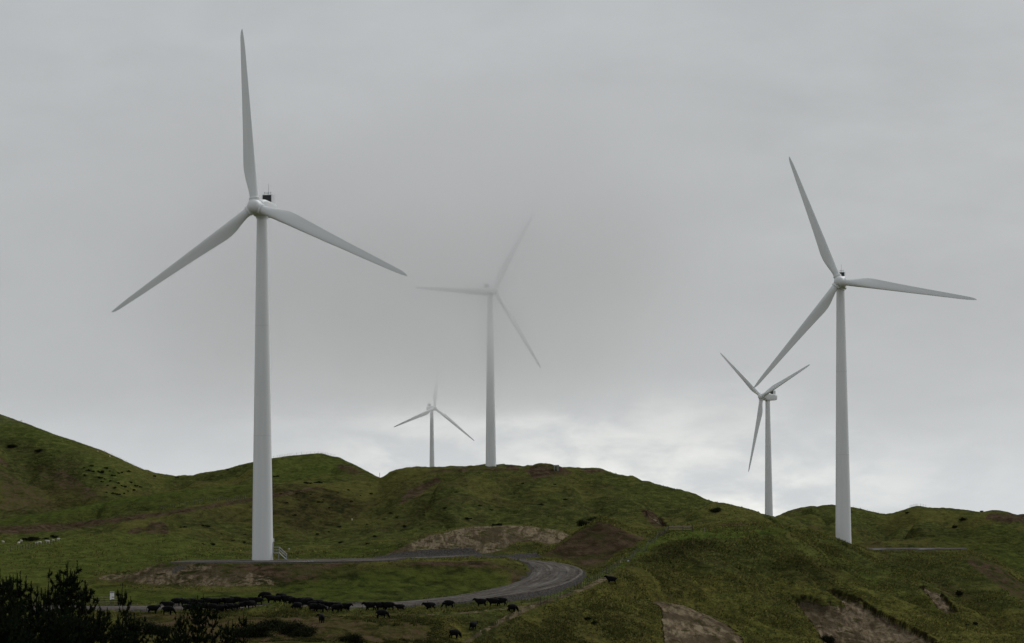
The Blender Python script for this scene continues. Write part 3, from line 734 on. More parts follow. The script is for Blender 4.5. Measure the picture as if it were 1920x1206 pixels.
# ------------------------------------------------------------------ mesh helpers
class MB:
    def __init__(self): self.v = []; self.f = []
    def add(self, vs, fs):
        b = len(self.v); self.v += [tuple(p) for p in vs]; self.f += [tuple(i + b for i in f_) for f_ in fs]
    def loft(self, rings, cap=True):
        n = len(rings[0]); vs = [p for r_ in rings for p in r_]; fs = []
        for k in range(len(rings) - 1):
            for i in range(n):
                j = (i + 1) % n
                fs.append((k * n + i, k * n + j, (k + 1) * n + j, (k + 1) * n + i))
        if cap:
            fs.append(tuple(range(n))[::-1]); fs.append(tuple(range((len(rings) - 1) * n, len(rings) * n)))
        self.add(vs, fs)
    def box(self, lo, hi, bev=0.0):
        (x0, y0, z0), (x1, y1, z1) = lo, hi
        self.add([(x0, y0, z0), (x1, y0, z0), (x1, y1, z0), (x0, y1, z0), (x0, y0, z1), (x1, y0, z1), (x1, y1, z1), (x0, y1, z1)],
                 [(3, 2, 1, 0), (4, 5, 6, 7), (0, 1, 5, 4), (1, 2, 6, 5), (2, 3, 7, 6), (3, 0, 4, 7)])
    def tube(self, a, b, r0, r1=None, n=8):
        r1 = r0 if r1 is None else r1
        a, b = Vector(a), Vector(b); d = (b - a).normalized()
        s_ = d.orthogonal().normalized(); q = d.cross(s_)
        self.loft([[p + (s_ * math.cos(t) + q * math.sin(t)) * r_ for t in [2 * math.pi * i / n for i in range(n)]] for p, r_ in ((a, r0), (b, r1))])
    def mesh(self, name, smooth=None):
        me = bpy.data.meshes.new(name); me.from_pydata(self.v, [], self.f); me.update()
        if smooth is not None:
            bm = bmesh.new(); bm.from_mesh(me)
            bmesh.ops.recalc_face_normals(bm, faces=bm.faces)
            for e in bm.edges:
                e.smooth = not (len(e.link_faces) == 2 and e.calc_face_angle(0) > R(smooth))
            for f_ in bm.faces: f_.smooth = True
            bm.to_mesh(me); bm.free()
        return me
    def build(self, name, mat, parent=None, smooth=40):
        return link(name, self.mesh(name, smooth), mat, parent)

# ------------------------------------------------------------------ wind turbines
def ring(r, z, n=40):
    return [(r * math.cos(2 * math.pi * i / n), r * math.sin(2 * math.pi * i / n), z) for i in range(n)]
TOP = 68.3
def tower_radius(z): return 2.1 - (2.1 - 1.06) * (z / TOP) ** 1.08
def tower_mesh():
    mb = MB()
    mb.loft([ring(tower_radius(max(z, 0)), z) for z in [-6, 0] + list(np.linspace(2, TOP, 24))])
    return mb.mesh('tower', 40)
def flange_mesh(z):
    mb = MB(); r_ = tower_radius(z)
    mb.loft([ring(r_ + d, zz) for d, zz in ((-.05, z - .10), (.018, z - .09), (.018, z + .09), (-.05, z + .10))])
    return mb.mesh('flange', 40)
def blade_mesh():
    RB = 36.0
    st = [(.022, 1.75, 1.0), (.05, 1.75, 1.0), (.075, 1.80, .95), (.10, 1.98, .80), (.13, 2.26, .62), (.165, 2.56, .47), (.20, 2.74, .39), (.235, 2.76, .34), (.28, 2.62, .30), (.34, 2.42, .27),
          (.42, 2.17, .24), (.50, 1.95, .22), (.58, 1.74, .20), (.66, 1.55, .19), (.74, 1.36, .18), (.82, 1.18, .17), (.88, 1.02, .165), (.93, .86, .16), (.96, .70, .16), (.98, .50, .16), (.992, .30, .16), (.999, .10, .2)]
    rings = []
    n = 28
    for f_, c, th in st:
        r_ = f_ * RB
        le = .875 + (.36 - .875) * (f_ / 1.0) ** 0.9
        if f_ > .9: le -= (f_ - .9) ** 1.6 * 9.0
        rd = min(1.0, max(0.0, (f_ - .05) / .15)); rd = rd * rd * (3 - 2 * rd)
        beta = R(4 + 13 * (1 - f_) ** 2 * rd)
        pre = -1.0 * f_ ** 2 * 0.4
        pts = []
        for i in range(n):
            a = 2 * math.pi * i / n
            s_ = 0.5 - 0.5 * math.cos(a)                     # chordwise, 0 leading edge .. 1 trailing edge
            foil = 5 * (.2969 * math.sqrt(s_) - .126 * s_ - .3516 * s_ ** 2 + .2843 * s_ ** 3 - .1036 * s_ ** 4)
            sg = 1 if math.sin(a) >= 0 else -1
            yf = sg * foil * th + .03 * rd * (1 - (2 * s_ - 1) ** 2)
            yc = .5 * math.sin(a) * th
            yy = (yf * rd + yc * (1 - rd)) * c
            xx = le - s_ * c
            pts.append((xx * math.cos(beta) + yy * math.sin(beta), -xx * math.sin(beta) + yy * math.cos(beta) + pre, r_))
        rings.append(pts)
    mb = MB(); mb.loft(rings)
    return mb.mesh('blade', 50)
def spinner_mesh():
    # local: Z is the rotor axis pointing upwind, blades leave in the XY plane
    mb = MB()
    prof = [(1.30, -1.25), (1.38, -1.0), (1.44, -.5), (1.45, .1), (1.42, .5), (1.33, .9), (1.17, 1.22), (.95, 1.48), (.68, 1.67), (.38, 1.79), (.06, 1.82)]
    mb.loft([ring(r_, z, 36) for r_, z in prof])
    return mb.mesh('hub', 40)
def collar_mesh():
    mb = MB()
    prof = [(1.02, .7), (1.06, 1.45), (1.10, 1.50), (1.10, 1.70), (1.02, 1.76), (.98, 1.80)]
    mb.loft([ring(r_, z, 30) for r_, z in prof])
    return mb.mesh('blade_collar', 35)
def rrect(w_, z0, z1, y, rad, k=5):
    pts = []
    for cx_, cz_, a0 in ((w_ - rad, z1 - rad, 0), (-w_ + rad, z1 - rad, 90), (-w_ + rad, z0 + rad, 180), (w_ - rad, z0 + rad, 270)):
        for i in range(k + 1):
            a = R(a0 + 90 * i / k); pts.append((cx_ + rad * math.cos(a), y, cz_ + rad * math.sin(a)))
    return pts
def nacelle_mesh():
    # local frame of the turbine: upwind is -Y, the tower axis is the origin, z from the tower foot
    mb = MB()
    z0 = 68.25
    secs = [(-2.75, .85, 69.0, 71.0, .6), (-2.6, 1.2, 68.65, 71.35, .8), (-1.9, 1.42, z0 + .1, 71.55, .6), (-1.0, 1.48, z0, 71.55, .45), (1.5, 1.48, z0, 71.35, .4), (3.6, 1.45, z0 + .05, 71.1, .4), (4.7, 1.40, z0 + .35, 70.95, .38), (5.05, 1.25, z0 + .7, 70.7, .35)]
    mb.loft([rrect(w_, a, b_, y, rd) for y, w_, a, b_, rd in secs])
    return mb.mesh('nacelle', 35)
BLADE, TOWER, SPIN, COLLAR, NAC = blade_mesh(), tower_mesh(), spinner_mesh(), collar_mesh(), nacelle_mesh()
FL = [flange_mesh(z) for z in (24.6, 46.5)]
YAWBEAR = MB(); YAWBEAR.loft([ring(1.06, 67.9), ring(1.22, 67.95), ring(1.22, 68.5), ring(1.1, 68.6)]); YAWBEAR = YAWBEAR.mesh('yaw_bearing', 35)
def turbine(key, label, stairs=False):
    (hu, hv), psi, th, D, ka = TURB[key]
    psi, th, ka, tau = R(psi), R(th), R(ka), R(5)
    bx, by, bz = tbase(key)
    root = tag(empty('wind_turbine', (bx, by, bz)), label, 'wind turbine', 'white three-bladed turbines of the wind farm')
    link('tower', TOWER, M['paint'], root)
    for fm in FL: link('flange', fm, M['seam'], root)
    yawm = Matrix.Rotation(-psi, 4, 'Z')
    na = link('nacelle', NAC, M['paint'], root); na.matrix_local = yawm
    link('yaw_bearing', YAWBEAR, M['seam'], na)
    cb = MB()                                                # cooler housing: a frame open to the front
    y0, y1, zb, zt = 2.7, 4.0, 70.9, 72.95
    cb.box((-1.05, y0, zb), (-.97, y1, zt)); cb.box((.92, y0, zb), (1.12, y1 + .1, zt)); cb.box((-.97, y0, zt - .09), (.92, y1, zt + .003)); cb.box((-.97, y0 + .5, zb), (.92, y1 - .003, zt - .092))
    link('cooler_housing', cb.mesh('cooler_housing'), M['paint'], na)
    rm = MB(); rm.box((-.965, y0 + .12, zb + .1), (.915, y0 + .45, zt - .095))
    link('radiator', rm.mesh('radiator'), M['radiator'], na)
    ms = MB()
    for px, ht in ((-.72, .62), (0, .62), (.6, .62)): ms.tube((px, 3.3, zt), (px, 3.3, zt + ht), .045)
    ms.tube((-.72, 3.3, zt + .35), (.6, 3.3, zt + .35), .04); ms.tube((.1, 3.3, zt), (.1, 3.3, zt + 2.1), .03)
    link('weather_mast', ms.mesh('weather_mast'), M['galv'], na)
    # rotor
    n = Vector((-math.sin(psi) * math.cos(tau), -math.cos(psi) * math.cos(tau), math.sin(tau)))
    a = Vector((math.cos(psi), -math.sin(psi), 0)); b = a.cross(n)
    if b.z < 0: b = -b
    hub = Vector(at(hu, hv, D)) - Vector((bx, by, bz))
    def frame(xa, ya, za, loc):
        mt = Matrix((xa, ya, za)).transposed().to_4x4(); mt.translation = loc; return mt
    hb = link('hub', SPIN, M['paint'], root); hf = frame(a, n.cross(a), n, hub); hb.matrix_local = hf
    hbi = hf.inverted()
    for k in range(3):
        t_ = th + k * 2 * math.pi / 3
        rad = a * math.cos(t_) + b * math.sin(t_)
        Zl = rad * math.cos(ka) + n * math.sin(ka)
        Xl = (a * math.sin(t_) - b * math.cos(t_)).normalized()
        Yl = Zl.cross(Xl)
        bl = link('blade', BLADE, M['paint'], root); bl.matrix_local = frame(Xl, Yl, Zl, hub)
        co = link('blade_collar', COLLAR, M['paint'], hb); co.matrix_local = hbi @ frame(Xl, Yl, Zl, hub)
    if stairs:
        st = MB()
        st.box((2.0, -.55, 1.30), (3.35, .55, 1.42))
        for s_ in (-1, 1):
            st.tube((3.3, s_ * .55, 1.36), (4.75, s_ * .55, .0), .08)
        for k in range(6):
            x_ = 3.45 + k * .235; z_ = 1.14 - k * .22
            st.box((x_, -.5, z_ - .03), (x_ + .2, .5, z_ + .03))
        for s_ in (-.5, .5): st.tube((3.2, s_, 0), (3.2, s_, 1.3), .06)
        so = link('entry_stairs', st.mesh('entry_stairs'), M['galv'], root)
        for s_ in (-.55, .55):
            hr = MB()
            for hgt in (.55, 1.08):
                hr.tube((2.05, s_, 1.42 + hgt), (3.3, s_, 1.42 + hgt), .045); hr.tube((3.3, s_, 1.42 + hgt), (4.8, s_, hgt + .05), .045)
            hr.tube((3.3, s_, 1.36), (3.3, s_, 2.5), .045); hr.tube((4.75, s_, 0), (4.75, s_, 1.13), .05)
            link('handrail', hr.mesh('handrail'), M['galv'], so)
        
        db = MB(); db.loft([[(2.02, y_, z_) for y_, z_ in pts] for pts in [[(-.45, 1.42), (.45, 1.42), (.45, 3.3), (.3, 3.5), (-.3, 3.5), (-.45, 3.3)]]] + [[(2.16, y_, z_) for y_, z_ in [(-.45, 1.42), (.45, 1.42), (.45, 3.3), (.3, 3.5), (-.3, 3.5), (-.45, 3.3)]]])
        link('door', db.mesh('door'), M['greycap'], root)
        lm = MB(); lm.box((2.0, -.14, 3.6), (2.28, .14, 4.2))
        link('door_lamp', lm.mesh('door_lamp'), M['white'], root)
    return root
turbine('T1', 'tallest nearest white turbine on the flat gravel pad, metal stairs at its foot', True)
turbine('T5', 'white turbine at right rising behind the near grassy slope, blade over its neighbour')
turbine('T3', 'faint turbine fading into low cloud on the flat-topped middle hill')
turbine('T4', 'small clear turbine seen nearly side-on behind the ridge, nacelle showing')
turbine('T2', 'smallest distant turbine behind the middle hill, its upper blade lost in cloud')

# ------------------------------------------------------------------ animals: skinned skeletons, one surface each
def skinned(name, verts, edges, radii, mat, sub=1):
    me = bpy.data.meshes.new(name); me.from_pydata(verts, edges, []); me.update()
    o = bpy.data.objects.new(name, me); C.objects.link(o)
    sk = o.modifiers.new('skin', 'SKIN'); sk.use_smooth_shade = True
    sv = me.skin_vertices[0].data if me.skin_vertices else None
    if sv is None:
        me.skin_vertices_add() if hasattr(me, 'skin_vertices_add') else None
        sv = me.skin_vertices[0].data
    for i, r_ in enumerate(radii):
        sv[i].radius = r_ if isinstance(r_, tuple) else (r_, r_)
        sv[i].use_root = (i == 1)
    sb = o.modifiers.new('sub', 'SUBSURF'); sb.levels = sub; sb.render_levels = sub
    dg = bpy.context.evaluated_depsgraph_get(); dg.update()
    res = bpy.data.meshes.new_from_object(o.evaluated_get(dg)); res.name = name
    bpy.data.objects.remove(o); bpy.data.meshes.remove(me)
    for p in res.polygons: p.use_smooth = True
    res.materials.clear(); res.materials.append(mat)
    return res
def cow_mesh(pose):
    V_ = [(-.86, 0, 1.13), (-.62, 0, 1.10), (-.1, 0, 1.00), (.4, 0, 1.00), (.64, 0, 1.12)]
    Rr = [(.36, .36), (.50, .48), (.56, .58), (.53, .56), (.40, .44)]
    E_ = [(0, 1), (1, 2), (2, 3), (3, 4)]
    if pose == 'graze': nk = [(.98, 0, .90), (1.16, 0, .58), (1.26, 0, .34), (1.36, 0, .12)]
    elif pose == 'alert': nk = [(.97, 0, 1.32), (1.18, 0, 1.50), (1.36, 0, 1.36), (1.53, 0, 1.14)]
    elif pose == 'turn': nk = [(.93, .10, 1.30), (1.10, .28, 1.44), (1.18, .46, 1.30), (1.22, .64, 1.10)]
    else: nk = [(.98, 0, 1.27), (1.20, 0, 1.42), (1.37, 0, 1.24), (1.52, 0, 1.00)]
    b = len(V_); V_ += nk; Rr += [(.21, .25), .165, .135, .105]; E_ += [(4, b), (b, b + 1), (b + 1, b + 2), (b + 2, b + 3)]
    poll = nk[1]
    for s_ in (-1, 1):
        V_.append((poll[0] - .06, poll[1] + s_ * .32, poll[2] + .02)); Rr.append((.05, .08)); E_.append((b + 1, len(V_) - 1))
    sw = {'walk': (.16, -.14), 'stand': (.03, -.05), 'graze': (.07, -.02), 'alert': (-.04, .05), 'turn': (.05, -.05)}[pose]
    for s_, k in ((-1, sw[0]), (1, sw[1])):
        i = len(V_)
        V_ += [(-.58 + .3 * k, s_ * .24, .68), (-.78 + .9 * k, s_ * .22, .46), (-.72 + 1.2 * k, s_ * .21, .12), (-.68 + 1.2 * k, s_ * .21, .02)]
        Rr += [.19, .11, .08, .085]; E_ += [(1, i), (i, i + 1), (i + 1, i + 2), (i + 2, i + 3)]
        i = len(V_); k = -k
        V_ += [(.45 + .2 * k, s_ * .2, .66), (.46 + .7 * k, s_ * .2, .40), (.46 + 1.1 * k, s_ * .19, .10), (.50 + 1.1 * k, s_ * .19, .02)]
        Rr += [.17, .11, .08, .085]; E_ += [(3, i), (i, i + 1), (i + 1, i + 2), (i + 2, i + 3)]
    i = len(V_); V_ += [(-1.06, 0, 1.10), (-1.11, .02, .75), (-1.10, .03, .42)]; Rr += [.04, .03, .045]; E_ += [(0, i), (i, i + 1), (i + 1, i + 2)]
    return skinned('cow', V_, E_, Rr, M['hide'])
def sheep_mesh():
    V_ = [(-.5, 0, .62), (-.25, 0, .64), (.1, 0, .63), (.38, 0, .66), (.56, 0, .80), (.72, 0, .84), (.86, 0, .76)]
    Rr = [.20, .29, .30, .25, .14, .10, .07]; E_ = [(k, k + 1) for k in range(6)]
    for s_ in (-1, 1):
        for j, x_ in ((1, -.32), (3, .34)):
            i = len(V_); V_ += [(x_, s_ * .15, .30), (x_, s_ * .15, .02)]; Rr += [.06, .045]; E_ += [(j, i), (i, i + 1)]
    return skinned('sheep', V_, E_, Rr, M['wool'])
COW = {p: cow_mesh(p) for p in ('stand', 'graze', 'alert', 'walk', 'turn')}
SHEEP = sheep_mesh()
HERD = 'black beef cattle around the gravel road'
PACK = 'black cow packed in the dense herd along the road below the gravel pad'
def slope_up(x, y):
    return Vector((-(ground(x + .7, y) - ground(x - .7, y)) / 1.4, -(ground(x, y + .7) - ground(x, y - .7)) / 1.4, 1)).normalized()
def place(name, me, x, y, heading, label, cat, group, sc=1.0, tilt=True, onroad=False):
    z = ground(x, y)
    W_ = float(np.min((RS[:, 0] - x) ** 2 + (RS[:, 1] - y) ** 2)) ** .5
    if W_ < RW: z += .13
    o = link(name, me); tag(o, label, cat, group)
    fx = Vector((math.cos(heading), math.sin(heading), 0)); up = slope_up(x, y) if tilt else Vector((0, 0, 1))
    up = (up * .15 + Vector((0, 0, 1))).normalized()
    fx = (fx - up * fx.dot(up)).normalized(); fy = up.cross(fx)
    mt = Matrix((fx, fy, up)).transposed().to_4x4() @ Matrix.Scale(sc, 4); mt.translation = (x, y, z - .02)
    o.matrix_world = mt
    return o
LEFT, RIGHT, AWAY, TOWARD = math.pi, 0.0, math.pi / 2, -math.pi / 2
# (u, v of the hooves, heading, pose, size, label)
COWS = [
 (647, 1147, RIGHT - .4, 'stand', 1.0, 'black cow standing at the right end of the packed herd'),
 (694, 1145, LEFT, 'walk', 1.0, 'black cow heading left with a gap to the packed herd behind it'),
 (713, 1145, LEFT + .5, 'stand', 1.0, 'left cow of the close pair by the road fence'),
 (729, 1145, LEFT - .15, 'stand', 1.02, 'right cow of the close pair by the road fence'),
 (750, 1146, LEFT + .25, 'stand', .80, 'small black calf standing alone right of the close pair'),
 (716, 1160, RIGHT + .2, 'graze', 1.0, 'black cow on rough ground below the close pair'),
 (806, 1145, LEFT + .3, 'walk', .98, 'black cow walking left with its rump higher, midway along the fence'),
 (841, 1141, LEFT, 'graze', .98, 'black cow with lowered head where the gravel road starts to bend'),
 (902, 1138, LEFT, 'alert', 1.0, 'black cow with raised head facing left near the road bend'),
 (925, 1137, LEFT, 'stand', 1.0, 'front cow of the two nose to tail near the road bend'),
 (940, 1136, LEFT - .1, 'walk', 1.0, 'rear cow of the two nose to tail near the road bend'),
 (960, 1148, RIGHT + .5, 'graze', .95, 'dark cow grazing at the upper end of the dirt track'),
 (887, 1181, AWAY - .5, 'stand', .95, 'dark cow seen from behind beside the dirt track'),
 (852, 1197, RIGHT + .6, 'graze', 1.0, 'lowest dark cow at the foot of the dirt track'),
 (1146, 1095, LEFT, 'alert', 1.0, 'lone black cow up on the near grassy slope right of the road bend'),
 (603, 1168, AWAY + .3, 'turn', .95, 'black cow alone in rough grass below the herd, facing away'),
 (497, 1126, LEFT, 'graze', 1.05, 'larger black cow standing high above the grassy hummock'),
 (529, 1127, LEFT + .8, 'stand', .95, 'black cow standing high just right of the one above the hummock'),
 (287, 1151, RIGHT + .1, 'turn', 1.0, 'black cow alone on the gravel at the left end of the herd'),
 (315, 1153, RIGHT, 'graze', 1.0, 'black cow low down at the left end of the herd'),
 (316, 1144, LEFT, 'stand', 1.0, 'black cow just above the low one at the left end of the herd'),
 (557, 1144, LEFT + .6, 'graze', .9, 'small dark cow in grass right of the hummock'),
]
pk = [(331, 1138), (346, 1139), (361, 1137), (375, 1139), (389, 1135), (403, 1137), (418, 1134), (431, 1136), (444, 1134), (457, 1136), (470, 1134), (484, 1134),
      (398, 1147), (413, 1149), (428, 1147), (441, 1145), (384, 1146), (351, 1147), (368, 1145), (508, 1131), (521, 1131), (540, 1132), (549, 1135), (563, 1137), (574, 1139), (586, 1141), (597, 1140), (608, 1141),
      (588, 1147), (601, 1148), (621, 1143), (632, 1144), (630, 1148), (578, 1134), (470, 1141), (455, 1143)]
for u, v, hd, pose, sc, lb in COWS:
    x, y, z = hit(u, v)
    place('cow', COW[pose], x, y, hd, lb, 'cow', HERD, sc)
rr = random.Random(5)
for u, v in pk:
    x, y, z = hit(u, v)
    place('cow', COW[rr.choice(('stand', 'stand', 'graze', 'walk', 'turn'))], x, y, rr.choice((LEFT, RIGHT)) + rr.uniform(-.6, .6), PACK, 'cow', HERD, rr.uniform(.84, .98))
for k, (u, v, lb) in enumerate([(6, 1019, 'white sheep at the far left picture edge on the green field'), (35, 1021, 'white sheep, upper left of the trio near the left edge'), (40, 1017, 'white sheep, topmost of the trio near the left edge'), (39, 1026, 'white sheep, lowest of the trio near the left edge'),
        (69, 1021, 'white sheep below the dark scrub strip, leftmost of the middle line'), (76, 1020, 'white sheep second in the middle line below the scrub strip'), (90, 1019, 'large white sheep third in the line of sheep below the scrub'), (100, 1016, 'white sheep next to last in the line below the scrub'), (109, 1014, 'white sheep at the right end of the line'),
        (660, 976, 'white sheep alone on the dark face of the middle hill'), (542, 1033, 'white sheep just right of the turbine stairs'), (183, 848, 'white sheep high under the skyline of the left hill'), (206, 857, 'white sheep below a skyline fence on the left hill')]):
    x, y, z = hit(u, v, 700 if u < 500 else 590)
    place('sheep', SHEEP, x, y, rr.uniform(0, 6.28), lb, 'sheep', 'sheep grazing on the hills', .95 if k == 6 else .75)

# ------------------------------------------------------------------ fences
def fence(name, label, pts, spacing, hgt, rad, mat, wires=4, rails=None, cat='fence', tall=None, dense=None, group=None):
    """posts along a path of places; wires or rails between them"""
    pts = [Vector((x, y, 0)) for x, y in pts]
    L = [0]
    for a, b in zip(pts, pts[1:]): L.append(L[-1] + (b - a).length)
    n = max(2, int(L[-1] / spacing) + 1)
    n = min(n, 99)
    pos = []
    for k in range(n):
        s_ = L[-1] * k / (n - 1)
        i = max(j for j in range(len(L)) if L[j] <= s_ + 1e-6); i = min(i, len(pts) - 2)
        p = pts[i].lerp(pts[i + 1], (s_ - L[i]) / max(L[i + 1] - L[i], 1e-6))
        pos.append(Vector((p.x, p.y, ground(p.x, p.y))))
    root = tag(empty(name, pos[0]), label, cat, group)
    mb = MB(); mb.tube((0, 0, -.5), (0, 0, hgt), rad, rad * .92, 7)
    pm = mb.mesh('post', 40); pm.materials.append(mat)
    for k, p in enumerate(pos):
        o = bpy.data.objects.new('post', pm); C.objects.link(o); o.parent = root
        o.location = p - pos[0]; big = 1.0 if tall is None or k % tall else 1.25
        o.scale = (big * (1.35 if big > 1 else 1), big * (1.35 if big > 1 else 1), big)
        o.rotation_euler = (rr.uniform(-.04, .04), rr.uniform(-.04, .04), 0)
    if rails:
        for zr in rails:
            rb = MB()
            for a, b in zip(pos, pos[1:]):
                d = (b - a); s_ = Vector((-d.y, d.x, 0)).normalized() * .03
                q = [a - pos[0] + Vector((0, 0, zr - .07)), a - pos[0] + Vector((0, 0, zr + .07)), b - pos[0] + Vector((0, 0, zr + .07)), b - pos[0] + Vector((0, 0, zr - .07))]
                off = -s_ * (rad / .03)
                q = [p + off for p in q]
                rb.loft([[p - s_ for p in q], [p + s_ for p in q]])
            rb.build('rail', M['wood'], root, None)
    elif wires:
        wb = MB()
        for k in range(wires):
            zr = hgt * (.25 + .68 * k / max(wires - 1, 1))
            for a, b in zip(pos, pos[1:]):
                wb.tube(a - pos[0] + Vector((0, 0, zr)), b - pos[0] + Vector((0, 0, zr)), .012, None, 4)
        wb.build('wire', M['wire'], root, None)
    return root
def hp(lst, dmin=400): return [hit(u, v, dmin)[:2] for u, v in lst]
fence('wire_fence', 'long post and wire fence climbing from the road bend to the timber gate', hp([(1014, 1134), (1052, 1120), (1092, 1102), (1130, 1081), (1165, 1059), (1190, 1044), (1215, 1024), (1235, 1008), (1252, 996)]), 1.9, 1.2, .04, M['post'], 4, tall=12)
fence('wire_fence', 'post and wire fence between the gravel road and the cows in the middle', hp([(655, 1146), (740, 1144), (800, 1142), (860, 1138), (920, 1136), (970, 1136), (1014, 1134)]), 2.4, 1.1, .04, M['post'], 3, tall=6)
g0 = hp([(1254, 997), (1298, 997)])
gate = tag(empty('timber_gate', (g0[0][0], g0[0][1], ground(*g0[0]))), 'timber rail gate at the top of the wire fence on the bright grass', 'gate')
dv = Vector((g0[1][0] - g0[0][0], g0[1][1] - g0[0][1], ground(*g0[1]) - ground(*g0[0])))
for p in (Vector(), dv, dv * .62):
    mb = MB(); mb.box(p + Vector((-.11, -.11, -.5)), p + Vector((.11, .11, 1.45 if p != dv * .62 else 1.2))); mb.build('post', M['post'], gate, None)
for zr, tk in ((1.15, .16), (.55, .10)):
    mb = MB(); q = Vector((0, -.16, zr)); mb.add([q + Vector((0, -.05, -tk)), q + Vector((0, -.05, tk)), q + Vector((0, .05, tk)), q + Vector((0, .05, -tk))] + [q + dv + Vector((0, -.05, -tk)), q + dv + Vector((0, -.05, tk)), q + dv + Vector((0, .05, tk)), q + dv + Vector((0, .05, -tk))],
        [(0, 1, 2, 3), (7, 6, 5, 4), (0, 4, 5, 1), (1, 5, 6, 2), (2, 6, 7, 3), (3, 7, 4, 0)]); mb.build('rail', M['wood'], gate, None)
fence('rail_fence', 'timber post and rail fence beside the white box at the roadside', hp([(158, 1133.5), (196, 1133.5), (232, 1133.5)]), 1.9, 1.35, .10, M['post'], 0, rails=(.45, .85, 1.28))
fence('wire_fence', 'post and wire fence on the far side of the road behind the pines', hp([(-30, 1131), (40, 1131), (120, 1131), (158, 1132)]), 1.1, 1.25, .05, M['post'], 4)
fence('skyline_fence', 'pale fence along the top of the rounded green knoll', hp([(496, 863), (520, 859), (545, 855), (575, 853), (600, 852), (628, 857)], 1250), 3.2, 1.3, .05, M['palepost'], 3)
fence('skyline_fence', 'thin fence on the saddle of the far right hills', hp([(1600, 953), (1625, 959), (1648, 965), (1668, 967)], 1350), 3.6, 1.3, .05, M['post'], 3)
fence('skyline_fence', 'short fence on the pointed top of the far right hill', hp([(1706, 951), (1720, 949), (1736, 951)], 1350), 2.2, 1.3, .05, M['post'], 3)
fence('skyline_fence', 'sparse fence running down the skyline of the left hill', hp([(196, 849), (222, 861), (250, 874), (276, 886)], 1250), 3.5, 1.3, .05, M['palepost'], 3)
fence('wire_fence', 'dark post fence above the brown ploughed strip on the left', hp([(300, 957), (330, 952), (370, 946), (410, 939), (462, 931)], 850), 3.0, 1.4, .07, M['post'], 3)
fence('wire_fence', 'fence below the line of sheep on the left field', hp([(0, 1036), (30, 1034), (60, 1028), (100, 1020)], 600), 3.0, 1.2, .06, M['post'], 3)
fence('wire_fence', 'small fence on the far green flat at the right picture edge', hp([(1886, 1078), (1905, 1078), (1930, 1077)], 780), 1.6, 1.2, .06, M['post'], 3)
for u, v, hgt, lb in ((1383, 996, 1.7, 'dark fence post standing alone before the bare brown bank'), (1321, 998, 1.0, 'short pale marker peg right of the timber gate'), (712, 897, 2.2, 'thin pole in the notch between knoll and middle hill')):
    x, y, z = hit(u, v, 590)
    mb = MB(); mb.tube((0, 0, -.4), (0, 0, hgt), .09, .08, 8); mb.box((-.1, -.1, hgt), (.1, .1, hgt + .03))
    o = mb.build('marker_post', M['palepost'] if 'pale' in lb else M['post'], None); o.location = (x, y, z); tag(o, lb, 'post')

# white box on a post beside the road
x, y, z = hit(210, 1133.0)
bx_ = tag(empty('cabinet', (x, y, z)), 'white upright box with grey top on the roadside rail fence', 'cabinet')
mb = MB(); mb.box((-.34, -.2, .78), (.34, .2, 1.98)); mb.build('box', M['white'], bx_, None)
mb = MB(); mb.box((-.38, -.24, 1.984), (.38, .24, 2.26)); mb.build('cap', M['greycap'], bx_, None)
mb = MB(); mb.tube((-.2, 0, -.3), (-.2, 0, .78), .07); mb.tube((.2, 0, -.3), (.2, 0, .78), .07); mb.build('leg', M['post'], bx_)
mb = MB(); mb.box((-.26, -.215, .9), (.22, -.203, 1.9)); mb.build('door_panel', M['white'], bx_, None)

# white drum by the fence
x, y, z = hit(1177, 1054)
mb = MB(); mb.loft([ring(r_, zz, 16) for r_, zz in ((.27, 0), (.30, .05), (.30, .4), (.32, .42), (.32, .46), (.30, .48), (.30, .8), (.26, .86), (.10, .88), (.10, .95))])
o = mb.build('drum', M['white'], None); o.location = (x, y, z - .03); o.rotation_euler = (0, R(78), .4); o.location.z += .18; o.scale = (.6, .6, .6)
tag(o, 'small white drum lying by the wire fence above the road bend', 'drum')

# things beside the spoil heap on the hilltop
x, y, z = hit(1043, 880, 1000); y -= 1.0; z = ground(x, y)
fr = tag(empty('loading_frame', (x, y, z)), 'pale steel frame standing at the right end of the hilltop spoil heap', 'frame')
mb = MB()
for px in (-.75, .75):
    for py in (-.6, .6): mb.box((px - .11, py - .11, -.4), (px + .11, py + .11, 1.75))
mb.build('leg', M['galv'], fr, None)
mb = MB(); mb.box((-1.1, -.75, 1.752), (1.0, .75, 2.15)); mb.build('deck', M['galv'], fr, None)
mb = MB(); mb.box((.25, -.5, 0.0), (.62, .5, 1.74)); mb.build('side_panel', M['greycap'], fr, None)
x2 = x + 1.75; z2 = ground(x2, y)
dr = tag(empty('cable_reel', (x2, y, z2)), 'dull red cable reel beside the pale steel frame on the hilltop', 'cable reel')
def yring(r_, yy, n=20): return [(r_ * math.cos(2 * math.pi * i / n), yy, .72 + r_ * math.sin(2 * math.pi * i / n)) for i in range(n)]
for yy in (-.45, .37):
    mb = MB(); mb.loft([yring(.74, yy), yring(.74, yy + .08)]); mb.build('flange', M['rust'], dr)
mb = MB(); mb.loft([yring(.45, -.37), yring(.45, .37)]); mb.build('drum', M['post'], dr)

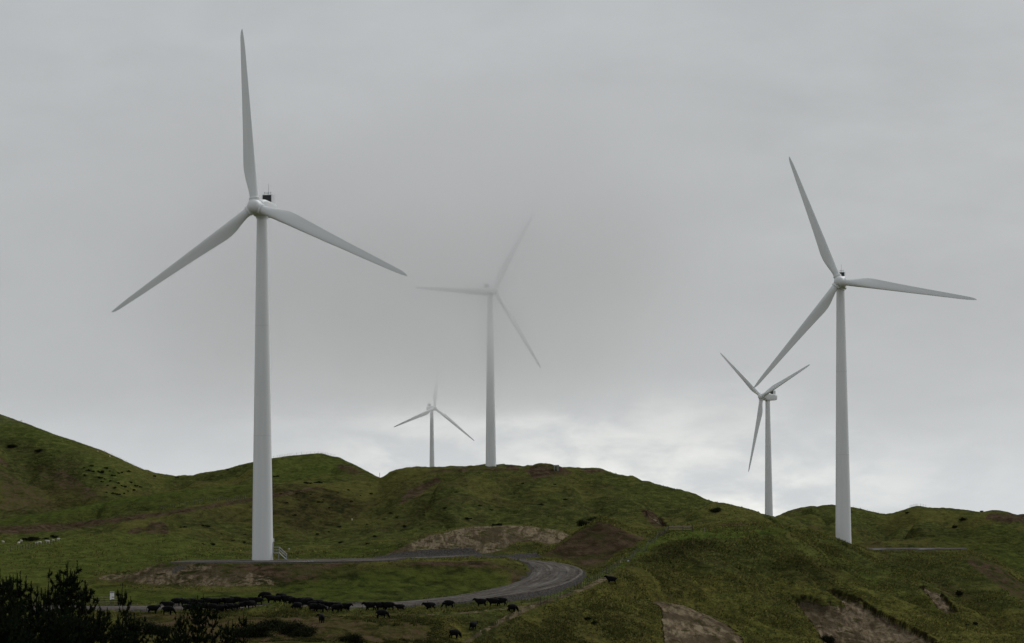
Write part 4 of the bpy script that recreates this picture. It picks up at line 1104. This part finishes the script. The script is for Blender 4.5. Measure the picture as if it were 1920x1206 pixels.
# ------------------------------------------------------------------ pines and scrub
def tris_mesh(name, tri, mat):
    tri = np.asarray(tri, np.float32)
    n = len(tri)
    me = bpy.data.meshes.new(name)
    me.vertices.add(n * 3); me.vertices.foreach_set('co', tri.reshape(-1))
    me.loops.add(n * 3); me.loops.foreach_set('vertex_index', np.arange(n * 3, dtype=np.int32))
    me.polygons.add(n); me.polygons.foreach_set('loop_start', np.arange(0, n * 3, 3, dtype=np.int32))
    me.update(calc_edges=True); me.materials.append(mat)
    return me
def tuft(rng, c, d, ln, wd, n, spread):
    """n needle blades round a shoot at c heading d"""
    d = d / np.linalg.norm(d)
    dirs = d[None] + spread * rng.normal(size=(n, 3)); dirs /= np.linalg.norm(dirs, axis=1)[:, None]
    side = np.cross(dirs, rng.normal(size=(n, 3))); side /= np.linalg.norm(side, axis=1)[:, None] + 1e-9
    start = c + d * rng.uniform(-.3, .35, (n, 1)) * ln
    L = ln * rng.uniform(.6, 1.1, (n, 1))
    return np.stack([start - side * wd * .5, start + side * wd * .5, start + dirs * L], 1)
def pine(seed, H=13.0, spread=.25, whorls=20, thin=1.0):
    rng = np.random.default_rng(seed)
    tb = MB(); tri = []
    k = 10
    pts = [(0.12 * math.sin(i * 1.3 + seed), .1 * math.cos(i * 1.1), H * i / k) for i in range(k + 1)]
    def tr(z): return .17 * (1 - z / H) ** .8 + .025
    tb.loft([[(p[0] + tr(p[2]) * math.cos(a), p[1] + tr(p[2]) * math.sin(a), p[2]) for a in np.linspace(0, 2 * math.pi, 8, endpoint=False)] for p in pts])
    def axis(z): return np.array([np.interp(z, [p[2] for p in pts], [p[0] for p in pts]), np.interp(z, [p[2] for p in pts], [p[1] for p in pts]), z])
    def candle(p, ln, n_=5):
        for q in np.linspace(0, 1, n_):
            tri.append(tuft(rng, p + np.array([.03 * q, .02 * q, ln * q]), np.array([0, 0, 1.0]), .20, .05, 11, .42))
    for wi in range(whorls):
        f_ = .06 + .88 * wi / (whorls - 1)
        z = H * f_ + rng.uniform(-.12, .12)
        nb = int(rng.integers(5, 8))
        Lb = H * spread * (1 - f_) ** .62 + .30
        for j in range(nb):
            if rng.random() < (1 - thin): continue
            a = 2 * math.pi * (j + rng.uniform(-.35, .35)) / nb + wi * 1.1
            L = Lb * rng.uniform(.55, 1.15)
            rise = .18 + .40 * f_ + rng.uniform(-.10, .15)
            base = axis(z); prev = base; mid_ = base
            nseg = max(3, int(L / .27))
            for s_ in range(1, nseg + 1):
                q = s_ / nseg
                p = base + np.array([math.cos(a) * L * q, math.sin(a) * L * q, L * (rise * q * .7 + .38 * q ** 3)])
                d = (p - prev) / np.linalg.norm(p - prev)
                if s_ in (nseg // 2, nseg):
                    tb.tube(tuple(mid_), tuple(p), .035 * (1.3 - q * .6), .02, 4); mid_ = p
                if q > .12:
                    tri.append(tuft(rng, p, d + np.array([0, 0, .35]), .36, .092, 24, .68))
                    if rng.random() < .8 * (1 - .4 * q):
                        sd_ = np.array([-math.sin(a), math.cos(a), 0]) * rng.choice((-1, 1))
                        ls = rng.uniform(.25, .75) * min(1.0, L / 1.6)
                        for m_ in np.linspace(.3, 1, 3):
                            tri.append(tuft(rng, p + sd_ * ls * m_ + np.array([0, 0, ls * .35 * m_]), sd_ + np.array([0, 0, .8]), .30, .07, 15, .6))
                prev = p
            candle(prev, rng.uniform(.25, .65), 5)
    candle(axis(H * .94), H * .06 + .55, 12)
    for j in range(3):
        a = j * 2.1 + .4
        candle(axis(H * .92) + np.array([math.cos(a) * .38, math.sin(a) * .38, .1]), rng.uniform(.4, .8), 6)
    trunk = tb.mesh('trunk', 60); trunk.materials.append(M['bark'])
    return trunk, tris_mesh('crown', np.concatenate(tri), M['needles'])
PINES = [pine(1, 13, .29, 19), pine(2, 13, .32, 17, .95), pine(3, 13, .22, 12, .75)]
def put_pine(kind, u, vtip, D, label, sc=1.0, rz=0.0, wide=1.0):
    x, y, z = at(u, vtip, D)
    root = tag(empty('pine_tree', (0, 0, 0), rz), label, 'pine tree', 'dark young pines along the lower left')
    g = ground(x, y)
    H = max(z - g, 6.0) / 13.55
    root.location = (x, y, z - 13.55 * H)
    root.scale = (H * wide, H * wide, H)
    tr, cr_ = PINES[kind]
    for nm, me in (('trunk', tr), ('crown', cr_)):
        o = bpy.data.objects.new(nm, me); C.objects.link(o); o.parent = root
    return root
for a in [
 (0, 125, 1058, 300, 'tallest dark pine rising left of the white roadside box', 1, 0.0, .82),
 (1, 30, 1078, 290, 'broad dark pine with a cluster of upright shoots near the left edge', 1, 1.0, .80),
 (0, 0, 1070, 270, 'dark pine cut by the left picture edge', 1, 2.2, .60),
 (2, 229, 1097, 310, 'slim open pine with a bare leader just right of the white box', 1, .6, .5),
 (2, 160, 1092, 305, 'pine leaning on the right flank of the tallest pine', 1, 2.0, .75),
 (2, 92, 1094, 296, 'narrow pine shoot on the left flank of the tallest pine', 1, 3.0, .7),
 (1, 66, 1117, 292, 'low pine in the gap between the two tallest crowns', 1, .3, .7),
 (1, 190, 1140, 300, 'low bushy pine under the slim open pine', 1, 4.0, .8),
 (1, 252, 1152, 306, 'low pine at the right end of the left pine clump', 1, 5.0, .8),
 (1, 370, 1119, 345, 'dark pine standing in front of the packed herd', 1, 1.5, .66),
 (2, 398, 1134, 345, 'slim pine touching the herd, right of the other herd pine', 1, 2.5, .7),
 (2, 456, 1150, 350, 'thin crooked pine below the right half of the herd', 1, .2, .6),
 (1, 430, 1166, 340, 'low dark pine at the bottom edge below the herd', 1, 3.3, .7),
 (1, 308, 1172, 330, 'low pine at the bottom edge between pine clump and herd', 1, 4.4, .7),
 (1, 20, 1132, 280, 'low dark pine in front of the broad left pine', 1, 2.6, .8),
 (1, 108, 1138, 285, 'bushy low pine at the foot of the tallest pine', 1, 3.9, .8),
 (1, 150, 1150, 290, 'bushy low pine right of the foot of the tallest pine', 1, 5.1, .8),
 (1, 222, 1168, 290, 'lowest bushy pine under the slim open pine', 1, .7, .8),
 (0, 338, 1150, 338, 'mid-height pine left of the pine before the herd', 1, .9, .55),
]: put_pine(*a)

def scrub_mesh(seed, n=900, leaf=.16):
    rng = np.random.default_rng(seed)
    cl = rng.normal(size=(9, 3)) * np.array([.42, .42, .22]) + np.array([0, 0, .42])
    c = cl[rng.integers(0, 9, n)] + rng.normal(size=(n, 3)) * np.array([.24, .24, .18])
    c[:, 2] = np.abs(c[:, 2])
    d = rng.normal(size=(n, 3)); d[:, 2] = np.abs(d[:, 2]) + .3; d /= np.linalg.norm(d, axis=1)[:, None]
    sd = np.cross(d, rng.normal(size=(n, 3))); sd /= np.linalg.norm(sd, axis=1)[:, None]
    L = leaf * rng.uniform(.7, 1.6, (n, 1))
    return tris_mesh('foliage', np.stack([c - sd * L * .5, c + sd * L * .5, c + d * L * 1.5], 1), M['scrubleaf'])
SCR = [scrub_mesh(s_) for s_ in (1, 2, 3)]
BIG = [scrub_mesh(s_, 7000, .05) for s_ in (11, 12)]
def put_bush(me, u, v, r_, label, group, dmin=400, hz=1.0):
    x, y, z = hit(u, v, dmin)
    o = bpy.data.objects.new('bush', me); C.objects.link(o)
    o.location = (x, y, z - .12 * r_); o.scale = (r_, r_, r_ * hz); o.rotation_euler = (0, 0, rr.uniform(0, 6.28))
    return tag(o, label, 'bush', group)
g1 = 'bushes dotted on the left hill'
for u, v in [(157, 878),(166, 883),(173, 875),(175, 885),(184, 885),(190, 887),(193, 885),(200, 879),(205, 884),(210, 893),(215, 893),(221, 888),(228, 887),(241, 885),(158, 892),(186, 897),(196, 899),(190, 904),(206, 903),(222, 907),(246, 906),(254, 912),(201, 911),(228, 912),(214, 916),(234, 914),(212, 926),(220, 928),(200, 924),(240, 922),(250, 920),(262, 914),(232, 926)]:
    put_bush(SCR[rr.randrange(3)], u, v, rr.uniform(.5, 1.0), 'small dark bush among many dotted on the lower left hillside', g1, 1100, .8)
for u, v, r_, lb in [(75, 846, 3, 'dark scrub patch at the head of the left gully'), (20, 838, 3.5, 'dark scrub at the left edge of the gully head'), (290, 894, 1.6, 'lone bush near the saddle skyline'), (333, 896, 1.3, 'small bush on the saddle skyline'), (340, 932, 2.6, 'dark bush on the green spur left of the near turbine'),
        (520, 894, 1.5, 'dark bush right of the near tower on the green knoll'), (575, 907, 1.8, 'dark bush low on the green knoll'), (598, 906, 1.7, 'brownish bush low on the green knoll'), (427, 882, 1.4, 'bush on the skyline left of the near tower'),
        (65, 1013, 2.4, 'long dark scrub behind the sheep'), (56, 1013, 2.0, 'dark scrub at the left end of the scrub strip behind the sheep'), (86, 1012, 1.3, 'small scrub right of the strip behind the sheep'), (100, 1008, 1.5, 'small bush above the right end of the sheep line')]:
    put_bush(BIG[rr.randrange(2)] if r_ > 2.3 else SCR[rr.randrange(3)], u, v, r_ * .7, lb, 'single hill bushes', 650 if v > 1000 else 1050, .6)
g2 = 'scrub on the shaded hill faces'
for u, v in [(560, 925),(585, 930),(610, 935),(635, 928),(650, 920),(540, 945),(575, 950),(620, 955),(600, 945),(548, 968),(590, 1002),(620, 1000),(700, 1006),(636, 1016),(690, 1018),(660, 940),(672, 930),(530, 930),(700, 925),(730, 960),(745, 972),(720, 975),(760, 990),(860, 925),(900, 950),(925, 960),(940, 985),(880, 975),(980, 905),(1040, 912),(1055, 935),(1020, 950),(830, 955),(800, 965),(690, 985),(640, 988),(350, 990),(380, 985),(395, 990),(420, 1000),(440, 1012),(380, 1022),(402, 1022),(455, 1005),(462, 1018)]:
    put_bush(SCR[rr.randrange(3)], u + rr.uniform(-5, 5), v + rr.uniform(-3, 3), rr.uniform(.4, .95), 'low dark scrub bush scattered on the shaded slope behind the gravel pad', g2, 600, .6)
for u, v, r_, lb in [(1094, 985, 3.2, 'dark bush clump in the crook above the brown heap'), (1110, 978, 2.6, 'dark bush behind the top of the brown heap'), (1341, 960, 2.6, 'round dark bush near the ridge right of the middle hill'),
        (1815, 1175, .9, 'left of two small bushes right of the large slip'), (1830, 1172, 1.0, 'right of two small bushes right of the large slip'), (1100, 1162, .8, 'upper dark bush below the dirt track'), (1112, 1170, .8, 'lower dark bush below the dirt track'), (1800, 1115, 1.5, 'dark bush beside the small slip under the right pad'),
        (1700, 963, 1.4, 'bush on the far right hill below its top'), (1840, 957, 1.2, 'bush on the far right skyline'), (1805, 975, 2.0, 'dark bush high on the far right hill'), (1790, 990, 2.2, 'dark bush in the middle of the far right hill')]:
    put_bush(BIG[rr.randrange(2)] if r_ > 2.3 else SCR[rr.randrange(3)], u, v, r_ * .75, lb, 'single bushes on the right', 400 if v > 1050 else 640, .8)
put_bush(BIG[0], 1556, 1204, 1.7, 'round dark bush at the bottom edge in the large slip', 'foreground bushes', 400, .9)
for u, v, r_, lb in [(505, 1180, 2.4, 'dark scrub mound at the bottom edge, left of the foreground mounds'), (540, 1188, 2.6, 'dark scrub mound at the bottom edge, middle of the foreground mounds'), (570, 1194, 2.2, 'dark scrub mound at the bottom edge, right of the foreground mounds'), (470, 1194, 3.0, 'dark scrub just right of the low pine at the bottom edge'), (655, 1204, 1.8, 'small dark scrub right of the foreground mounds'), (288, 1186, 2.4, 'greenish bush between pine clump and low pine')]:
    put_bush(BIG[rr.randrange(2)], u, v, r_, lb, 'foreground bushes', 400, .8)

# ------------------------------------------------------------------ grass tussocks: uncountable, one object
def tussocks(n=140000):
    mt, t, b = new_mat('tussock_grass')
    at_ = t.n('ShaderNodeVertexColor', layer_name='tint')
    t.link(at_.outputs[0], b.inputs['Base Color']); b.inputs['Roughness'].default_value = .9; b.inputs['Specular IOR Level'].default_value = .15
    M['tuft'] = mt
    rng = np.random.default_rng(4)
    ok = (CH['gravel'] < .15) & (CH['lipzone'] < .5) & (CH['tan'] < .2) & (CH['soil'] < .4) & (Y2 > 440) & (Y2 < 1330) & (np.abs(X / WW[:, None]) < .19) & (V < 1215) & (dR > RW + 1)
    ok &= ~((CH['lush'] > .5) & (X < 3) & (Y2 < 570))
    # area of a grid cell is about dt*Y times the row step
    rows = np.gradient(YY)[:, None] * (dt * WW)[:, None] * ok * (500 / np.maximum(Y2, 400)) ** 2.3 * (1 - .93 * sstep(Y2, 690, 780)) * (1 - .85 * CH['lush']) * np.where((X < 5) & (Y2 > 505), .10, 1.0)
    dens = np.clip(.55 + 1.1 * fbm(X / 11, Y2 / 11, 3, 90), .05, 2)
    pr = (rows * dens).ravel(); pr /= pr.sum()
    pick = rng.choice(len(pr), n, p=pr)
    x = X.ravel()[pick] + rng.normal(size=n) * .15; y = Y2.ravel()[pick] + rng.normal(size=n) * .25; z = Z.ravel()[pick]
    lean = np.stack([rng.normal(size=n) * .35 + .25, rng.normal(size=n) * .35 - .2, np.ones(n)], 1)
    far_ = np.where(y < 700, (y / 560) ** .7, .95)
    h_ = far_ * rng.uniform(.12, .34, n) * np.clip(.7 + .8 * fbm(x / 7, y / 7, 2, 91), .4, 1.6)
    tri = []; tint = []
    pal = np.array([(.082, .090, .022), (.115, .118, .028), (.150, .140, .038), (.19, .16, .060), (.095, .078, .030), (.066, .074, .018)])
    ci = rng.choice(6, n, p=(.26, .26, .16, .07, .10, .15))
    base = np.stack([x, y, z - .04], 1)
    for k in range(4):
        a = rng.uniform(0, math.pi, n)
        sd = np.stack([np.cos(a), np.sin(a), 0 * a], 1) * (far_ * rng.uniform(.06, .17, n))[:, None]
        off = np.stack([rng.normal(size=n), rng.normal(size=n), 0 * a], 1) * .12
        tip = lean + rng.normal(size=(n, 3)) * .45; tip[:, 2] = np.abs(tip[:, 2]) + .3
        tri.append(np.stack([base + off - sd, base + off + sd, base + off + tip * h_[:, None]], 1)); tint.append(pal[ci] * rng.uniform(1.15, 1.75, (n, 1)) * (1 - .62 * CH['dark'].ravel()[pick] - .25 * CH['scrub'].ravel()[pick])[:, None])
    tri = np.concatenate(tri); tint = np.repeat(np.concatenate(tint), 3, axis=0)
    me = tris_mesh('grass_tussocks', tri, mt)
    ca = me.color_attributes.new('tint', 'FLOAT_COLOR', 'POINT')
    ca.data.foreach_set('color', np.concatenate([tint, np.ones((len(tint), 1))], 1).astype(np.float32).ravel())
    o = bpy.data.objects.new('grass', me); C.objects.link(o)
    tag(o, 'rough tussock grass covering the near slopes', 'grass', None, 'stuff')
tussocks()

# ------------------------------------------------------------------ low cloud hanging on the middle hill
def low_cloud():
    mb = MB(); mb.box((-260, 960, 2), (110, 2100, 215))
    mt = bpy.data.materials.new('low_cloud'); mt.use_nodes = True; mt.node_tree.nodes.clear()
    t = NT(mt.node_tree)
    pos = t.n('ShaderNodeNewGeometry').outputs['Position']
    s_ = t.n('ShaderNodeSeparateXYZ'); t.link(pos, s_.inputs[0])
    px, py, pz = s_.outputs
    base = t.math('ADD', 16.0, t.math('MULTIPLY', t.math('SUBTRACT', py, 1050.0), .022))
    hh = t.math('SUBTRACT', pz, base)
    hh = t.math('MINIMUM', t.math('MAXIMUM', hh, 0.0), 75.0)
    fx = t.math('MULTIPLY', t.ss(px, -255, -40), t.ss(px, 4, 106, 1.0, 0.0))
    fy = t.math('MULTIPLY', t.ss(py, 965, 1045), t.ss(py, 1135, 1200, 1.0, 0.50))
    fy = t.math('MULTIPLY', fy, t.ss(py, 1900, 2090, 1.0, 0.0))
    fz = t.ss(pz, 80, 175, 1.0, 0.0)
    nz = t.noise(t.scale(pos, (.014, .008, .02)), 1, 3, .5)
    d = t.math('MULTIPLY', t.math('MULTIPLY', hh, .00025), t.math('MULTIPLY', t.math('MULTIPLY', fx, fy), fz))
    d = t.math('MULTIPLY', d, t.ss(nz, .30, .70, .3, 1.7))
    pv = t.n('ShaderNodeVolumePrincipled')
    pv.inputs['Color'].default_value = (.9985, .9965, 1, 1)
    t.link(d, pv.inputs['Density'])
    pv.inputs['Anisotropy'].default_value = 0.95
    o_ = t.n('ShaderNodeOutputMaterial'); t.link(pv.outputs[0], o_.inputs['Volume'])
    o = mb.build('low_cloud', mt, None, None)
    tag(o, 'soft low cloud swallowing the turbine on the middle hill', 'cloud', None, 'stuff')
low_cloud()
